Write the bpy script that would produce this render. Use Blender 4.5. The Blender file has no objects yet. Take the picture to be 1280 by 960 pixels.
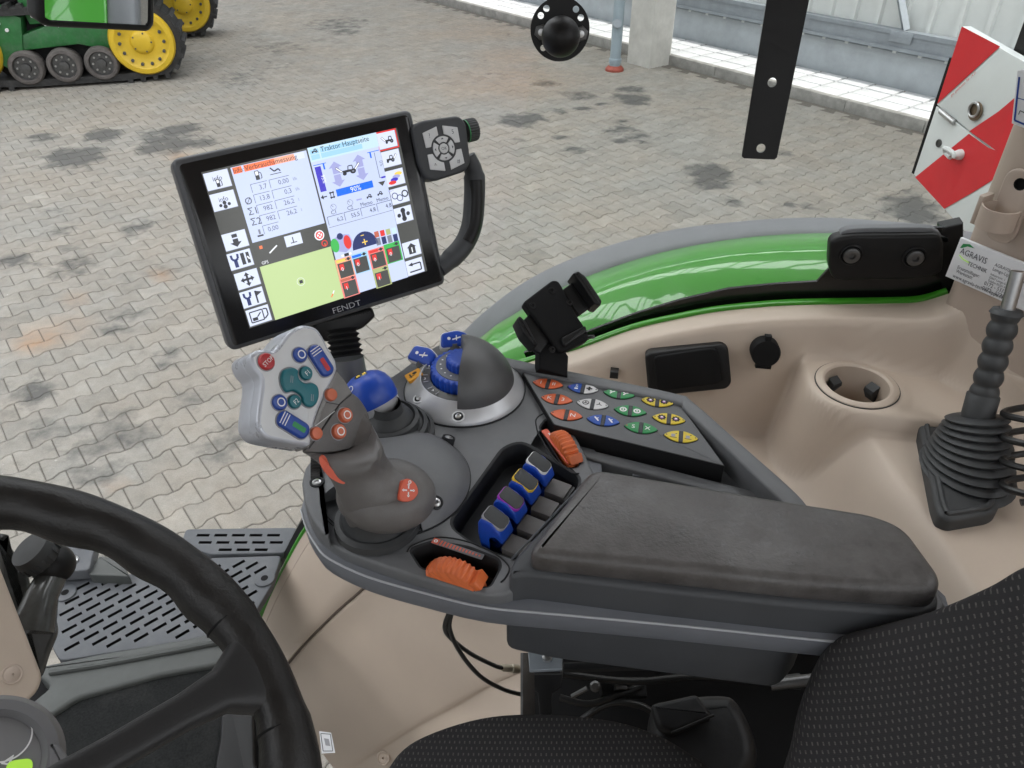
import bpy, bmesh, math, random
from mathutils import Vector as V, Matrix
from mathutils.geometry import tessellate_polygon, delaunay_2d_cdt
random.seed(4)
scn = bpy.context.scene
COL = scn.collection
R = math.radians
PI = math.pi

# ------------------------------------------------------------------ camera
FPX = 962.0
PITCH = R(36)
CAM = V((0, 0, 2.8))
CF = V((0, math.cos(PITCH), -math.sin(PITCH)))
CU = V((0, math.sin(PITCH), math.cos(PITCH)))
CR = V((1, 0, 0))
cd = bpy.data.cameras.new('camera')
cam = bpy.data.objects.new('camera', cd)
COL.objects.link(cam)
cam.location = CAM
cam.rotation_euler = (R(90) - PITCH, 0, 0)
cd.sensor_width = 36
cd.lens = FPX / 1280 * 36
cd.clip_start = 0.02
cd.clip_end = 300
scn.camera = cam

# directions of the yard: MDIR points at the hall wall, KDIR runs along it
MDIR = V((.788, .615, 0)).normalized()
KDIR = V((.615, -.788, 0)).normalized()
# directions of the tractor
FWD = V((-.985, .174, 0)).normalized()
LAT = V((.174, .985, 0)).normalized()

# ------------------------------------------------------------------ sky, sun, exposure
SUN_EL, SUN_AZ = R(58), math.atan2(KDIR.x, KDIR.y)
world = bpy.data.worlds.new('World')
scn.world = world
world.use_nodes = True
wn = world.node_tree
sky = wn.nodes.new('ShaderNodeTexSky')
sky.sky_type = 'NISHITA'
sky.sun_disc = False
sky.sun_elevation = SUN_EL
sky.sun_rotation = SUN_AZ
sky.dust_density = 3.0
hs = wn.nodes.new('ShaderNodeHueSaturation')
hs.inputs['Saturation'].default_value = .35
wn.links.new(sky.outputs[0], hs.inputs['Color'])
wn.links.new(hs.outputs[0], wn.nodes['Background'].inputs[0])
wn.nodes['Background'].inputs[1].default_value = 0.15
sl = bpy.data.lights.new('sun', 'SUN')
sl.energy = 3.0
sl.angle = R(.5)
sl.color = (1, .96, .9)
sun = bpy.data.objects.new('sun', sl)
COL.objects.link(sun)
sdir = V((math.sin(SUN_AZ) * math.cos(SUN_EL), math.cos(SUN_AZ) * math.cos(SUN_EL), math.sin(SUN_EL)))
sun.rotation_euler = sdir.to_track_quat('Z', 'Y').to_euler()
sun.location = sdir * 30
SKYLIGHT = 5.0
scn.view_settings.view_transform = 'Standard'
scn.view_settings.look = 'None'
scn.view_settings.exposure = 0.6
scn.view_settings.gamma = 1
scn.view_settings.use_curve_mapping = False
scn.cycles.max_bounces = 8
scn.cycles.diffuse_bounces = 4
scn.cycles.use_denoising = True
scn.cycles.caustics_reflective = False
scn.cycles.caustics_refractive = False
scn.cycles.sample_clamp_indirect = 6

# ------------------------------------------------------------------ geometry helpers
def ray(px, py): return CF + ((px - 640) / FPX) * CR - ((py - 480) / FPX) * CU
def atd(px, py, d): return CAM + d * ray(px, py)
def atz(px, py, z):
    r = ray(px, py); return CAM + r * ((z - CAM.z) / r.z)
def atlat(px, py, l):
    r = ray(px, py); return CAM + r * (l / r.dot(LAT))
def project(P):
    q = P - CAM; d = q.dot(CF)
    return 640 + FPX * q.dot(CR) / d, 480 - FPX * q.dot(CU) / d, d

class Fr:
    """orthonormal frame: pt(u, v, w)"""
    def __init__(s, o, ex, ey):
        s.o = V(o); s.ex = V(ex).normalized()
        ez = s.ex.cross(V(ey)).normalized(); s.ez = ez; s.ey = ez.cross(s.ex).normalized()
    def pt(s, u, v, w=0): return s.o + s.ex * u + s.ey * v + s.ez * w
    def hit(s, px, py, w=0):
        r = ray(px, py); o = s.o + s.ez * w
        t = (o - CAM).dot(s.ez) / r.dot(s.ez)
        q = CAM + r * t - o
        return (q.dot(s.ex), q.dot(s.ey))
    def px(s, pts, w=0): return [s.hit(a, b, w) for a, b in pts]
    def sub(s, u, v, w=0, rot=0):
        c, n = math.cos(rot), math.sin(rot)
        return Fr(s.pt(u, v, w), s.ex * c + s.ey * n, s.ey * c - s.ex * n)
def flat(z): return Fr((0, 0, z), (1, 0, 0), (0, 1, 0))
def facing(px, py, d, nr=0, nu=0, roll=0):
    o = atd(px, py, d)
    n = (-ray(px, py).normalized() + CR * nr + CU * nu).normalized()
    ex = (CR - n * CR.dot(n)).normalized(); ey = n.cross(ex)
    c, s = math.cos(roll), math.sin(roll)
    return Fr(o, ex * c + ey * s, ey * c - ex * s)
def axis_frame(o, ez, hint=(1, 0, 0)):
    ez = V(ez).normalized(); h = V(hint); ex = (h - ez * h.dot(ez)).normalized()
    return Fr(o, ex, ez.cross(ex))

def area2(p): return sum(p[i][0] * p[(i + 1) % len(p)][1] - p[(i + 1) % len(p)][0] * p[i][1] for i in range(len(p)))
def ccw(p): return list(p) if area2(p) > 0 else list(p)[::-1]
def offset(p, d):
    n = len(p); out = []
    for i in range(n):
        a = V(p[i - 1]).to_2d(); b = V(p[i]).to_2d(); c = V(p[(i + 1) % n]).to_2d()
        e1 = b - a; e2 = c - b
        if e1.length < 1e-9 or e2.length < 1e-9: out.append((b.x, b.y)); continue
        e1.normalize(); e2.normalize()
        n1 = V((-e1.y, e1.x)); n2 = V((-e2.y, e2.x))
        m = (n1 + n2) / max(.35, 1 + n1.dot(n2))
        q = b + m * d; out.append((q.x, q.y))
    return out
def rounded(p, r, n=4):
    out = []; k = len(p)
    for i in range(k):
        rr = r[i] if isinstance(r, (list, tuple)) else r
        a, b, c = V(p[i - 1]).to_2d(), V(p[i]).to_2d(), V(p[(i + 1) % k]).to_2d()
        d1 = a - b; d2 = c - b; l1, l2 = d1.length, d2.length
        t = min(rr, l1 * .48, l2 * .48)
        if t < 1e-6: out.append((b.x, b.y)); continue
        s = b + d1 / l1 * t; e = b + d2 / l2 * t
        for j in range(n + 1):
            x = j / n; q = s * (1 - x) ** 2 + b * 2 * x * (1 - x) + e * x * x
            out.append((q.x, q.y))
    return out
def spline(pts, n=6, closed=False):
    pts = [V(p) for p in pts]; k = len(pts); out = []
    for i in range(k if closed else k - 1):
        if closed: p0, p1, p2, p3 = pts[i - 1], pts[i], pts[(i + 1) % k], pts[(i + 2) % k]
        else: p0, p1, p2, p3 = pts[max(i - 1, 0)], pts[i], pts[i + 1], pts[min(i + 2, k - 1)]
        for j in range(n):
            t = j / n
            out.append(.5 * ((2 * p1) + (p2 - p0) * t + (2 * p0 - 5 * p1 + 4 * p2 - p3) * t * t + (3 * p1 - p0 - 3 * p2 + p3) * t ** 3))
    if not closed: out.append(pts[-1].copy())
    return out
def sp2(pts, n=6, closed=True): return [(q.x, q.y) for q in spline([(a, b, 0) for a, b in pts], n, closed)]
def rect(u0, u1, v0, v1): return [(u0, v0), (u1, v0), (u1, v1), (u0, v1)]
def disc(u, v, r, n=20, r2=None): return [(u + r * math.cos(2 * PI * i / n), v + (r2 or r) * math.sin(2 * PI * i / n)) for i in range(n)]
def sstep(a, b, x):
    t = max(0, min(1, (x - a) / (b - a))); return t * t * (3 - 2 * t)

def in_poly(x, y, pl):
    c = False; n = len(pl)
    for i in range(n):
        x1, y1 = pl[i][0], pl[i][1]; x2, y2 = pl[i - 1][0], pl[i - 1][1]
        if (y1 > y) != (y2 > y) and x < (x2 - x1) * (y - y1) / (y2 - y1) + x1: c = not c
    return c
def fill_loops(loops):
    """triangles between an outline and its holes; indices run through the loops in order"""
    pts = [V((q[0], q[1])) for l in loops for q in l]; edges = []; o = 0
    for l in loops:
        n = len(l); edges += [(o + i, o + (i + 1) % n) for i in range(n)]; o += n
    r = delaunay_2d_cdt(pts, edges, [], 0, 1e-7)
    back = {}
    for k, src in enumerate(r[3]):
        if src: back[k] = src[0]
    out = []
    for f in r[2]:
        if any(k not in back for k in f): continue
        cx = sum(r[0][k].x for k in f) / len(f); cy = sum(r[0][k].y for k in f) / len(f)
        if in_poly(cx, cy, loops[0]) and not any(in_poly(cx, cy, h) for h in loops[1:]): out.append([back[k] for k in f])
    return out
WLOC = {}
_textcache = {}
def text_polys(s):
    if s not in _textcache:
        cu = bpy.data.curves.new('lettering', 'FONT'); cu.body = s; cu.size = 1; cu.resolution_u = 2
        ob = bpy.data.objects.new('lettering', cu)
        me = bpy.data.meshes.new_from_object(ob)
        vs = [(v.co.x, v.co.y) for v in me.vertices]; fs = [list(p.vertices) for p in me.polygons]
        bpy.data.objects.remove(ob); bpy.data.curves.remove(cu); bpy.data.meshes.remove(me)
        x0 = min([v[0] for v in vs] or [0]); x1 = max([v[0] for v in vs] or [1])
        _textcache[s] = ([(x - x0, y) for x, y in vs], fs, x1 - x0)
    return _textcache[s]

class MB:
    def __init__(s): s.v = []; s.f = []; s.m = []; s.s = []; s.mats = []; s.uv = {}
    def mi(s, mat):
        if mat not in s.mats: s.mats.append(mat)
        return s.mats.index(mat)
    def add(s, vs, fs, mat, smooth=True, uv=None):
        o = len(s.v); s.v += [tuple(p) for p in vs]; k = s.mi(mat)
        if uv:
            for i, q in enumerate(uv): s.uv[o + i] = q
        for f in fs:
            s.f.append([o + i for i in f]); s.m.append(k); s.s.append(smooth)
        return s
    def poly(s, fr, pts, mat, w=0):
        return s.add([fr.pt(a, b, w) for a, b in pts], [list(range(len(pts)))], mat, False)
    def strip(s, fr, pts, wd, mat, w=0):
        """flat printed line"""
        for i in range(len(pts) - 1):
            a, b = V(pts[i]), V(pts[i + 1]); d = b - a
            if d.length < 1e-9: continue
            n = V((-d.y, d.x)).normalized() * wd / 2
            s.poly(fr, [tuple(a + n), tuple(a - n), tuple(b - n), tuple(b + n)], mat, w)
        return s
    def ring(s, fr, u, v, r0, r1, mat, w=0, n=24, a0=0, a1=2 * PI):
        vs = []; fs = []
        for i in range(n + 1):
            a = a0 + (a1 - a0) * i / n
            vs += [fr.pt(u + r0 * math.cos(a), v + r0 * math.sin(a), w), fr.pt(u + r1 * math.cos(a), v + r1 * math.sin(a), w)]
        for i in range(n): fs.append([2 * i, 2 * i + 1, 2 * i + 3, 2 * i + 2])
        return s.add(vs, fs, mat, False)
    def text(s, fr, t, u, v, h, mat, w=0, al='l', sx=1.0, rot=0):
        vs, fs, wd = text_polys(t); k = h / .72
        ou = {'l': 0, 'c': -.5 * wd, 'r': -wd}[al]
        c, n = math.cos(rot), math.sin(rot)
        def q(x, y):
            x = (x + ou) * k * sx; y = y * k - (h / 2 if al == 'c' else 0)
            return fr.pt(u + x * c - y * n, v + x * n + y * c, w)
        return s.add([q(x, y) for x, y in vs], fs, mat, False)
    def prism(s, fr, poly, w0, w1, mat, r=0.0, seg=3, holes=(), rb=0.0, cap0=True, top=None, uv=False, rin=None):
        p = ccw(poly); n = len(p); prof = []
        if rb > 0:
            for k in range(seg + 1):
                a = k / seg * PI / 2; prof.append((rb * (1 - math.sin(a)), w0 + rb * (1 - math.cos(a))))
        else: prof.append((0, w0))
        if r > 0:
            for k in range(seg + 1):
                a = k / seg * PI / 2; prof.append(((rin or r) * (1 - math.cos(a)), w1 - r + r * math.sin(a)))
        else: prof.append((0, w1))
        vs = []; fs = []; uvs = []
        for ins, w in prof:
            q = offset(p, ins) if ins > 1e-7 else p
            vs += [fr.pt(a, b, w) for a, b in q]; uvs += [(a, b, w) for a, b in q]
        for k in range(len(prof) - 1):
            for i in range(n):
                j = (i + 1) % n
                fs.append([k * n + i, k * n + j, (k + 1) * n + j, (k + 1) * n + i])
        s.add(vs, fs, mat, True, uvs if uv else None)
        base = len(s.v) - len(vs); last = (len(prof) - 1) * n
        topidx = [base + last + i for i in range(n)]
        tm = s.mi(top or mat)
        if holes:
            flat2 = [vs[last + i] for i in range(n)]; idx = list(topidx)
            loops = [[V((*offset(p, prof[-1][0])[i], 0)) for i in range(n)]]
            for h, depth, hm, hr in holes:
                nofloor = depth < 0; depth = abs(depth); hp = ccw(h)[::-1]; m = len(hp)
                hv = []; rings = []
                for k in range(3 if hr > 0 else 1):
                    a = k / 2 * PI / 2 if hr > 0 else PI / 2
                    rings.append((offset(hp, hr * (1 - math.sin(a))) if hr > 0 else hp, w1 - hr * (1 - math.cos(a)) if hr > 0 else w1))
                if hr > 0:
                    rings = [(offset(hp, hr), w1), (offset(hp, hr * .3), w1 - hr * .3), (hp, w1 - hr)]
                rings.append((hp, w1 - depth))
                for q, w in rings: hv += [fr.pt(a, b, w) for a, b in q]
                hf = []
                for k in range(len(rings) - 1):
                    for i in range(m):
                        j = (i + 1) % m; hf.append([k * m + i, k * m + j, (k + 1) * m + j, (k + 1) * m + i])
                b0 = len(s.v); s.add(hv, hf, hm or mat, True)
                if not nofloor:
                    s.f.append([b0 + (len(rings) - 1) * m + i for i in range(m)]); s.m.append(s.mi(hm or mat)); s.s.append(False)
                idx += [b0 + i for i in range(m)]; loops.append([V((*rings[0][0][i], 0)) for i in range(m)])
            for t in fill_loops(loops):
                s.f.append([idx[i] for i in t]); s.m.append(tm); s.s.append(False)
        else:
            tri = fill_loops([offset(p, prof[-1][0]) if prof[-1][0] > 1e-7 else p]) if n > 8 else []
            if tri and len(tri) >= n - 2:
                for t in tri: s.f.append([topidx[i] for i in t]); s.m.append(tm); s.s.append(False)
            else: s.f.append(topidx); s.m.append(tm); s.s.append(False)
        if cap0:
            s.f.append([base + i for i in range(n)][::-1]); s.m.append(s.mi(mat)); s.s.append(False)
        return s
    def box(s, fr, u0, u1, v0, v1, w0, w1, mat, r=0.001, c=0.0, seg=2):
        p = rect(u0, u1, v0, v1)
        if c > 0: p = rounded(p, c, 4)
        return s.prism(fr, p, w0, w1, mat, r, seg, rb=r)
    def lathe(s, fr, prof, mat, n=40, a0=0.0, a1=2 * PI, sx=1, sy=1):
        full = abs(a1 - a0 - 2 * PI) < 1e-6; m = n if full else n + 1; vs = []; fs = []; rows = []
        for r, w in prof:
            if r < 1e-7: rows.append([len(vs)]); vs.append(fr.pt(0, 0, w)); continue
            row = []
            for i in range(m):
                a = a0 + (a1 - a0) * i / n; row.append(len(vs)); vs.append(fr.pt(r * math.cos(a) * sx, r * math.sin(a) * sy, w))
            rows.append(row)
        for k in range(len(rows) - 1):
            A, B = rows[k], rows[k + 1]
            for i in range(n):
                j = (i + 1) % m
                if len(A) == 1 and len(B) == 1: continue
                if len(A) == 1: fs.append([A[0], B[j], B[i]])
                elif len(B) == 1: fs.append([A[i], A[j], B[0]])
                else: fs.append([A[i], A[j], B[j], B[i]])
        return s.add(vs, fs, mat)
    def loft(s, rings, mat, cap=True, closed=True, loop=False):
        n = len(rings[0]); vs = [q for rr in rings for q in rr]; fs = []
        K = len(rings)
        for k in range(K if loop else K - 1):
            a = k * n; b = ((k + 1) % K) * n
            for i in range(n if closed else n - 1):
                j = (i + 1) % n; fs.append([a + i, a + j, b + j, b + i])
        if cap and closed and not loop: fs += [list(range(n))[::-1], list(range((K - 1) * n, K * n))]
        return s.add(vs, fs, mat)
    def tube(s, pts, rad, mat, n=12, cap=True, closed=False, e=1.0, hint=None):
        pts = [V(p) for p in pts]; K = len(pts); rings = []; up = V(hint) if hint else None
        for i in range(K):
            t = (pts[(i + 1) % K] - pts[i - 1]) if closed else (pts[min(i + 1, K - 1)] - pts[max(i - 1, 0)])
            t.normalize()
            if up is None: up = V((0, 0, 1)) if abs(t.z) < .9 else V((1, 0, 0))
            a = (up - t * up.dot(t)).normalized(); b = t.cross(a)
            if hint is None: up = a
            r = rad[i] if isinstance(rad, (list, tuple)) else rad
            rings.append([pts[i] + a * (r * math.cos(2 * PI * k / n)) + b * (r * e * math.sin(2 * PI * k / n)) for k in range(n)])
        return s.loft(rings, mat, cap, True, closed)
    def grid(s, rows, mat, uv=False):
        n = len(rows[0]); fs = []
        for k in range(len(rows) - 1):
            for i in range(n - 1): fs.append([k * n + i, k * n + i + 1, (k + 1) * n + i + 1, (k + 1) * n + i])
        return s.add([q for r in rows for q in r], fs, mat)
    def mesh(s, name, origin=V((0, 0, 0)), ang=38, recalc=True, tint=None):
        me = bpy.data.meshes.new(name)
        me.from_pydata([tuple(V(q) - origin) for q in s.v], [], s.f)
        for m in s.mats: me.materials.append(m)
        me.polygons.foreach_set('material_index', s.m)
        me.polygons.foreach_set('use_smooth', s.s)
        if s.uv:
            at = me.attributes.new('loc2', 'FLOAT_VECTOR', 'POINT')
            for i, q in s.uv.items(): at.data[i].vector = q
        if recalc:
            bm = bmesh.new(); bm.from_mesh(me)
            bmesh.ops.recalc_face_normals(bm, faces=bm.faces); bm.to_mesh(me); bm.free()
        if any(s.s): me.set_sharp_from_angle(angle=R(ang))
        return me
    def build(s, name, parent=None, label=None, cat=None, group=None, kind=None, ang=38, solid=0.0, sub=0, partlabel=None):
        if parent is None:
            xs = [q[0] for q in s.v]; ys = [q[1] for q in s.v]; zs = [q[2] for q in s.v]
            o = V(((min(xs) + max(xs)) / 2, (min(ys) + max(ys)) / 2, min(zs)))
        else: o = WLOC[parent.name]
        me = s.mesh(name, o, ang)
        ob = bpy.data.objects.new(name, me); COL.objects.link(ob)
        if parent is None: ob.location = o
        else: ob.parent = parent
        WLOC[ob.name] = o
        if solid:
            m = ob.modifiers.new('thick', 'SOLIDIFY'); m.thickness = solid; m.offset = 0
        if sub:
            m = ob.modifiers.new('smooth', 'SUBSURF'); m.levels = m.render_levels = sub
        tag(ob, label, cat, group, kind)
        return ob
def tag(o, label=None, cat=None, group=None, kind=None):
    if label: o['label'] = label
    if cat: o['category'] = cat
    if group: o['group'] = group
    if kind: o['kind'] = kind
def thing(name, loc, label, cat, group=None, kind=None):
    o = bpy.data.objects.new(name, None); COL.objects.link(o); o.empty_display_size = .05
    o.location = loc; WLOC[o.name] = V(loc); tag(o, label, cat, group, kind)
    return o

# ------------------------------------------------------------------ materials
def lin(c):
    f = lambda x: x / 12.92 if x <= .04045 else ((x + .055) / 1.055) ** 2.4
    return tuple(f(x / 255) for x in c)
def mat(name, col, rough=.5, metal=0.0, grain=0.0, gscale=900, var=0.0, vscale=30, rvar=0.0, coat=0.0, spec=.5, emit=None, estr=1.0, wear=0.0):
    m = bpy.data.materials.new(name); m.use_nodes = True; nt = m.node_tree; b = nt.nodes['Principled BSDF']
    L = nt.links.new
    b.inputs['Base Color'].default_value = (*col, 1); b.inputs['Roughness'].default_value = rough
    b.inputs['Metallic'].default_value = metal; b.inputs['Specular IOR Level'].default_value = spec
    b.inputs['Coat Weight'].default_value = coat; b.inputs['Coat Roughness'].default_value = .04
    if emit: b.inputs['Emission Color'].default_value = (*emit, 1); b.inputs['Emission Strength'].default_value = estr
    tc = nt.nodes.new('ShaderNodeTexCoord')
    if var or rvar or wear:
        nz = nt.nodes.new('ShaderNodeTexNoise'); nz.inputs['Scale'].default_value = vscale; nz.inputs['Detail'].default_value = 6
        nz.inputs['Roughness'].default_value = .65; L(tc.outputs['Object'], nz.inputs['Vector'])
        if var:
            mr = nt.nodes.new('ShaderNodeMapRange'); mr.inputs[1].default_value = .3; mr.inputs[2].default_value = .7
            mr.inputs[3].default_value = 1 - var; mr.inputs[4].default_value = 1 + var; L(nz.outputs[0], mr.inputs[0])
            mx = nt.nodes.new('ShaderNodeMix'); mx.data_type = 'RGBA'; mx.blend_type = 'MULTIPLY'; mx.inputs[0].default_value = 1
            mx.inputs[6].default_value = (*col, 1); L(mr.outputs[0], mx.inputs[7]); L(mx.outputs[2], b.inputs['Base Color'])
        if rvar:
            mr = nt.nodes.new('ShaderNodeMapRange'); mr.inputs[1].default_value = .3; mr.inputs[2].default_value = .7
            mr.inputs[3].default_value = rough - rvar; mr.inputs[4].default_value = rough + rvar; L(nz.outputs[0], mr.inputs[0]); L(mr.outputs[0], b.inputs['Roughness'])
    if wear:
        n3 = nt.nodes.new('ShaderNodeTexNoise'); n3.inputs['Scale'].default_value = 11; n3.inputs['Detail'].default_value = 8; n3.inputs['Roughness'].default_value = .72; L(tc.outputs['Object'], n3.inputs['Vector'])
        m3 = nt.nodes.new('ShaderNodeMapRange'); m3.inputs[1].default_value = .47; m3.inputs[2].default_value = .68; m3.inputs[3].default_value = 0; m3.inputs[4].default_value = wear; L(n3.outputs[0], m3.inputs[0])
        x3 = nt.nodes.new('ShaderNodeMix'); x3.data_type = 'RGBA'; L(m3.outputs[0], x3.inputs[0])
        if b.inputs['Base Color'].is_linked: L(b.inputs['Base Color'].links[0].from_socket, x3.inputs[6])
        else: x3.inputs[6].default_value = (*col, 1)
        g3 = min(1, sum(col) / 3 * 2.1 + .03); x3.inputs[7].default_value = (g3, g3 * .98, g3 * .96, 1); L(x3.outputs[2], b.inputs['Base Color'])
    if grain:
        n2 = nt.nodes.new('ShaderNodeTexNoise'); n2.inputs['Scale'].default_value = gscale; n2.inputs['Detail'].default_value = 3
        L(tc.outputs['Object'], n2.inputs['Vector'])
        bp = nt.nodes.new('ShaderNodeBump'); bp.inputs['Strength'].default_value = grain; bp.inputs['Distance'].default_value = .0006
        L(n2.outputs[0], bp.inputs['Height']); L(bp.outputs[0], b.inputs['Normal'])
    return m
def screenmat(name, rgb, k=1.0):
    c = lin(rgb)
    return mat(name, (.01, .01, .01), .2, emit=c, estr=k, spec=.45)

M = {}
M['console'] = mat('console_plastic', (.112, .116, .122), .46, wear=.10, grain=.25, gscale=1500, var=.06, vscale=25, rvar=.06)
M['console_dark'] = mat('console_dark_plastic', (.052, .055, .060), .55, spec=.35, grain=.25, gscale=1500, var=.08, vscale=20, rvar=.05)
M['band'] = mat('console_band_plastic', (.13, .138, .155), .42, grain=.15, gscale=1500, var=.05)
M['band_edge'] = mat('band_edge', (.36, .37, .39), .35)
M['pocket'] = mat('pocket_plastic', (.02, .021, .023), .6, spec=.3)
M['cushion'] = mat('armrest_leather', (.064, .059, .057), .42, wear=.38, grain=.6, gscale=300, var=.30, vscale=55, rvar=.16, spec=.5)
M['grip'] = mat('soft_grip_plastic', (.112, .106, .103), .48, wear=.2, grain=.3, gscale=1200, var=.1, vscale=25, rvar=.08)
M['clear_grip'] = mat('smoked_facet', (.20, .195, .19), .28, var=.15, vscale=40)
M['key_side'] = mat('key_panel_side', (.010, .010, .011), .5, spec=.3)
M['cap'] = mat('palm_cap_plastic', (.070, .070, .072), .42, grain=.2, gscale=1400, var=.06, rvar=.05)
M['groove_shade'] = mat('trim_groove_shade', (.10, .075, .06), .8)  # dark brown that carries the shade of the cover crease
M['grip_dark'] = mat('dark_rubber', (.036, .038, .040), .55, grain=.2, gscale=1200, var=.15)
M['silver'] = mat('silver_plastic', (.60, .61, .62), .42, metal=.05, grain=.05, gscale=2500, var=.03, rvar=.05)
M['dial_silver'] = mat('dial_silver', (.50, .505, .52), .33, metal=.35, grain=.1, gscale=2500, var=.05, rvar=.06)
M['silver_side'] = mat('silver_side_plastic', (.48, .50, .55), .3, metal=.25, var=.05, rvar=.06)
M['chrome'] = mat('steel', (.5, .5, .5), .3, metal=1, var=.1)
M['darksteel'] = mat('dark_steel', (.12, .12, .12), .4, metal=.8, var=.2)
M['orange'] = mat('orange_plastic', (.58, .125, .03), .45, grain=.1, var=.08, vscale=60)
M['orange_btn'] = mat('orange_button', (.55, .13, .06), .4, var=.08, vscale=80)
M['blue'] = mat('blue_plastic', (.01, .06, .40), .36, grain=.1, var=.06)
M['red_btn'] = mat('red_button', (.42, .015, .02), .35, var=.05)
M['blue_btn'] = mat('blue_button', (.012, .055, .30), .32, var=.05)
M['teal'] = mat('teal_button', (.005, .13, .16), .35, var=.05)
M['white'] = mat('white_print', (.75, .75, .75), .5)
M['grey_print'] = mat('grey_print', (.3, .3, .32), .5)
M['black_print'] = mat('black_print', (.01, .01, .01), .5)
M['black'] = mat('black_plastic', (.008, .008, .0085), .45, spec=.3, grain=.15, var=.1, rvar=.06)
M['matt_black'] = mat('matt_black', (.006, .006, .0065), .75, spec=.2, grain=.2)
M['gloss_black'] = mat('gloss_black', (.006, .006, .007), .16, spec=.5, rvar=.04)
M['glass_black'] = mat('bezel_glass', (.010, .010, .011), .22, spec=.5, rvar=.04)
M['housing'] = mat('terminal_housing', (.065, .068, .074), .42, grain=.15, var=.06)
M['key_orange'] = mat('key_orange', (.62, .12, .04), .4, var=.04)
M['key_green'] = mat('key_green', (.02, .24, .07), .4, var=.04)
M['key_yellow'] = mat('key_yellow', (.68, .52, .03), .4, var=.04)
M['key_white'] = mat('key_white', (.62, .62, .62), .4, var=.04)
M['key_blue'] = mat('key_blue', (.012, .07, .36), .4, var=.04)
M['purple'] = mat('purple_print', (.32, .03, .42), .4)
M['yellow'] = mat('yellow_print', (.75, .5, .03), .45)
M['beige'] = mat('beige_trim', (.50, .415, .34), .5, grain=.22, gscale=1300, var=.035, vscale=8, rvar=.05)
M['beige_dark'] = mat('beige_pillar', (.44, .36, .30), .55, grain=.22, gscale=1300, var=.03, vscale=8)
M['green_paint'] = mat('green_paint', (.042, .26, .016), .36, var=.02, vscale=3, coat=.6, spec=.3)
M['fender_lip'] = mat('grey_fender_lip', (.16, .165, .175), .5, grain=.2, gscale=500, var=.06, vscale=12)
M['frit'] = mat('black_glass_frit', (.004, .004, .004), .2)
M['carpet'] = mat('floor_carpet', (.016, .017, .017), .95, wear=.25, grain=1.0, gscale=380, var=.45, vscale=220, spec=.1)
M['sill'] = mat('sill_rubber', (.062, .067, .064), .5, grain=.2, var=.08)
M['step'] = mat('step_plastic', (.082, .088, .098), .5, wear=.2, grain=.3, gscale=600, var=.08, vscale=10, rvar=.06)
M['leather_wheel'] = mat('steering_leather', (.012, .0112, .011), .42, wear=.25, spec=.4, grain=.5, gscale=500, var=.25, vscale=18, rvar=.1)
M['spoke'] = mat('steering_spoke', (.020, .020, .021), .45, spec=.35, grain=.3, gscale=700, var=.08)
M['dash'] = mat('dash_plastic', (.13, .13, .135), .5, grain=.1, var=.04)
M['dashface'] = mat('dash_face', (.19, .19, .195), .45, var=.03)
M['lime'] = mat('lime_indicator', (.35, .62, .06), .4, emit=(.35, .65, .06), estr=.35)
M['clear_grey'] = mat('smoked_plastic', (.06, .062, .06), .2, var=.3, vscale=20)
M['red_paint'] = mat('reflective_red', (.62, .022, .03), .4, var=.05, vscale=10, grain=.1)
M['white_paint'] = mat('reflective_white', (.66, .69, .68), .4, var=.03, vscale=10, grain=.1)
M['galv'] = mat('galvanised_steel', (.27, .30, .33), .5, metal=.4, var=.12, vscale=6)
M['grime'] = mat('dark_red_grime', (.20, .02, .025), .7, var=.6, vscale=90)
M['galv_pale'] = mat('pale_plinth', (.33, .36, .385), .6, var=.12, vscale=4)
M['concrete'] = mat('concrete', (.58, .57, .54), .8, grain=.4, gscale=120, var=.14, vscale=5)
M['kerb'] = mat('kerb_concrete', (.24, .235, .22), .85, grain=.4, gscale=120, var=.25, vscale=7)
M['slab'] = mat('pale_slab', (.50, .51, .52), .8, grain=.3, gscale=80, var=.08, vscale=6)
M['pipe'] = mat('grey_pipe', (.27, .33, .37), .45, var=.08, vscale=6)
M['pipe_red'] = mat('red_pipe_base', (.28, .06, .04), .6, var=.2, vscale=20)
M['cladding'] = mat('wall_cladding', (.62, .645, .635), .5, var=.05, vscale=3)
M['roof'] = mat('roof_sheet', (.14, .145, .15), .8)
M['jd_green'] = mat('crawler_green', (.02, .135, .035), .45, wear=.25, var=.25, vscale=6)
M['jd_yellow'] = mat('wheel_yellow', (.64, .43, .025), .4, var=.08, vscale=6)
M['tyre'] = mat('track_rubber', (.022, .022, .022), .75, wear=.5, grain=.3, gscale=100, var=.3, vscale=10)
M['roller'] = mat('roller_rubber', (.10, .09, .085), .75, var=.3, vscale=12)
M['orange_print'] = mat('orange_print', (.60, .10, .05), .45, var=.05)
M['amber'] = mat('amber_sticker', (.72, .33, .02), .4, var=.04)
M['label'] = mat('white_label', (.70, .71, .73), .4)
M['label_ink'] = mat('label_ink', (.06, .065, .08), .5)
M['cable'] = mat('black_cable', (.012, .012, .012), .4)
M['bag'] = mat('black_vinyl_bag', (.010, .010, .011), .5, spec=.35, grain=.6, gscale=120, var=.2)
M['mirror'] = mat('mirror_glass', (.75, .78, .78), .02, metal=1)
M['brown'] = mat('brown_bolt', (.2, .15, .1), .5, metal=.5)

# roof light: day sky through translucent sheet
mm = bpy.data.materials.new('roof_light_sheet'); mm.use_nodes = True
mm.node_tree.nodes.clear()
em = mm.node_tree.nodes.new('ShaderNodeEmission'); em.inputs[0].default_value = (.96, .98, 1, 1); em.inputs[1].default_value = SKYLIGHT
out = mm.node_tree.nodes.new('ShaderNodeOutputMaterial'); mm.node_tree.links.new(em.outputs[0], out.inputs[0])
M['rooflight'] = mm

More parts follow.
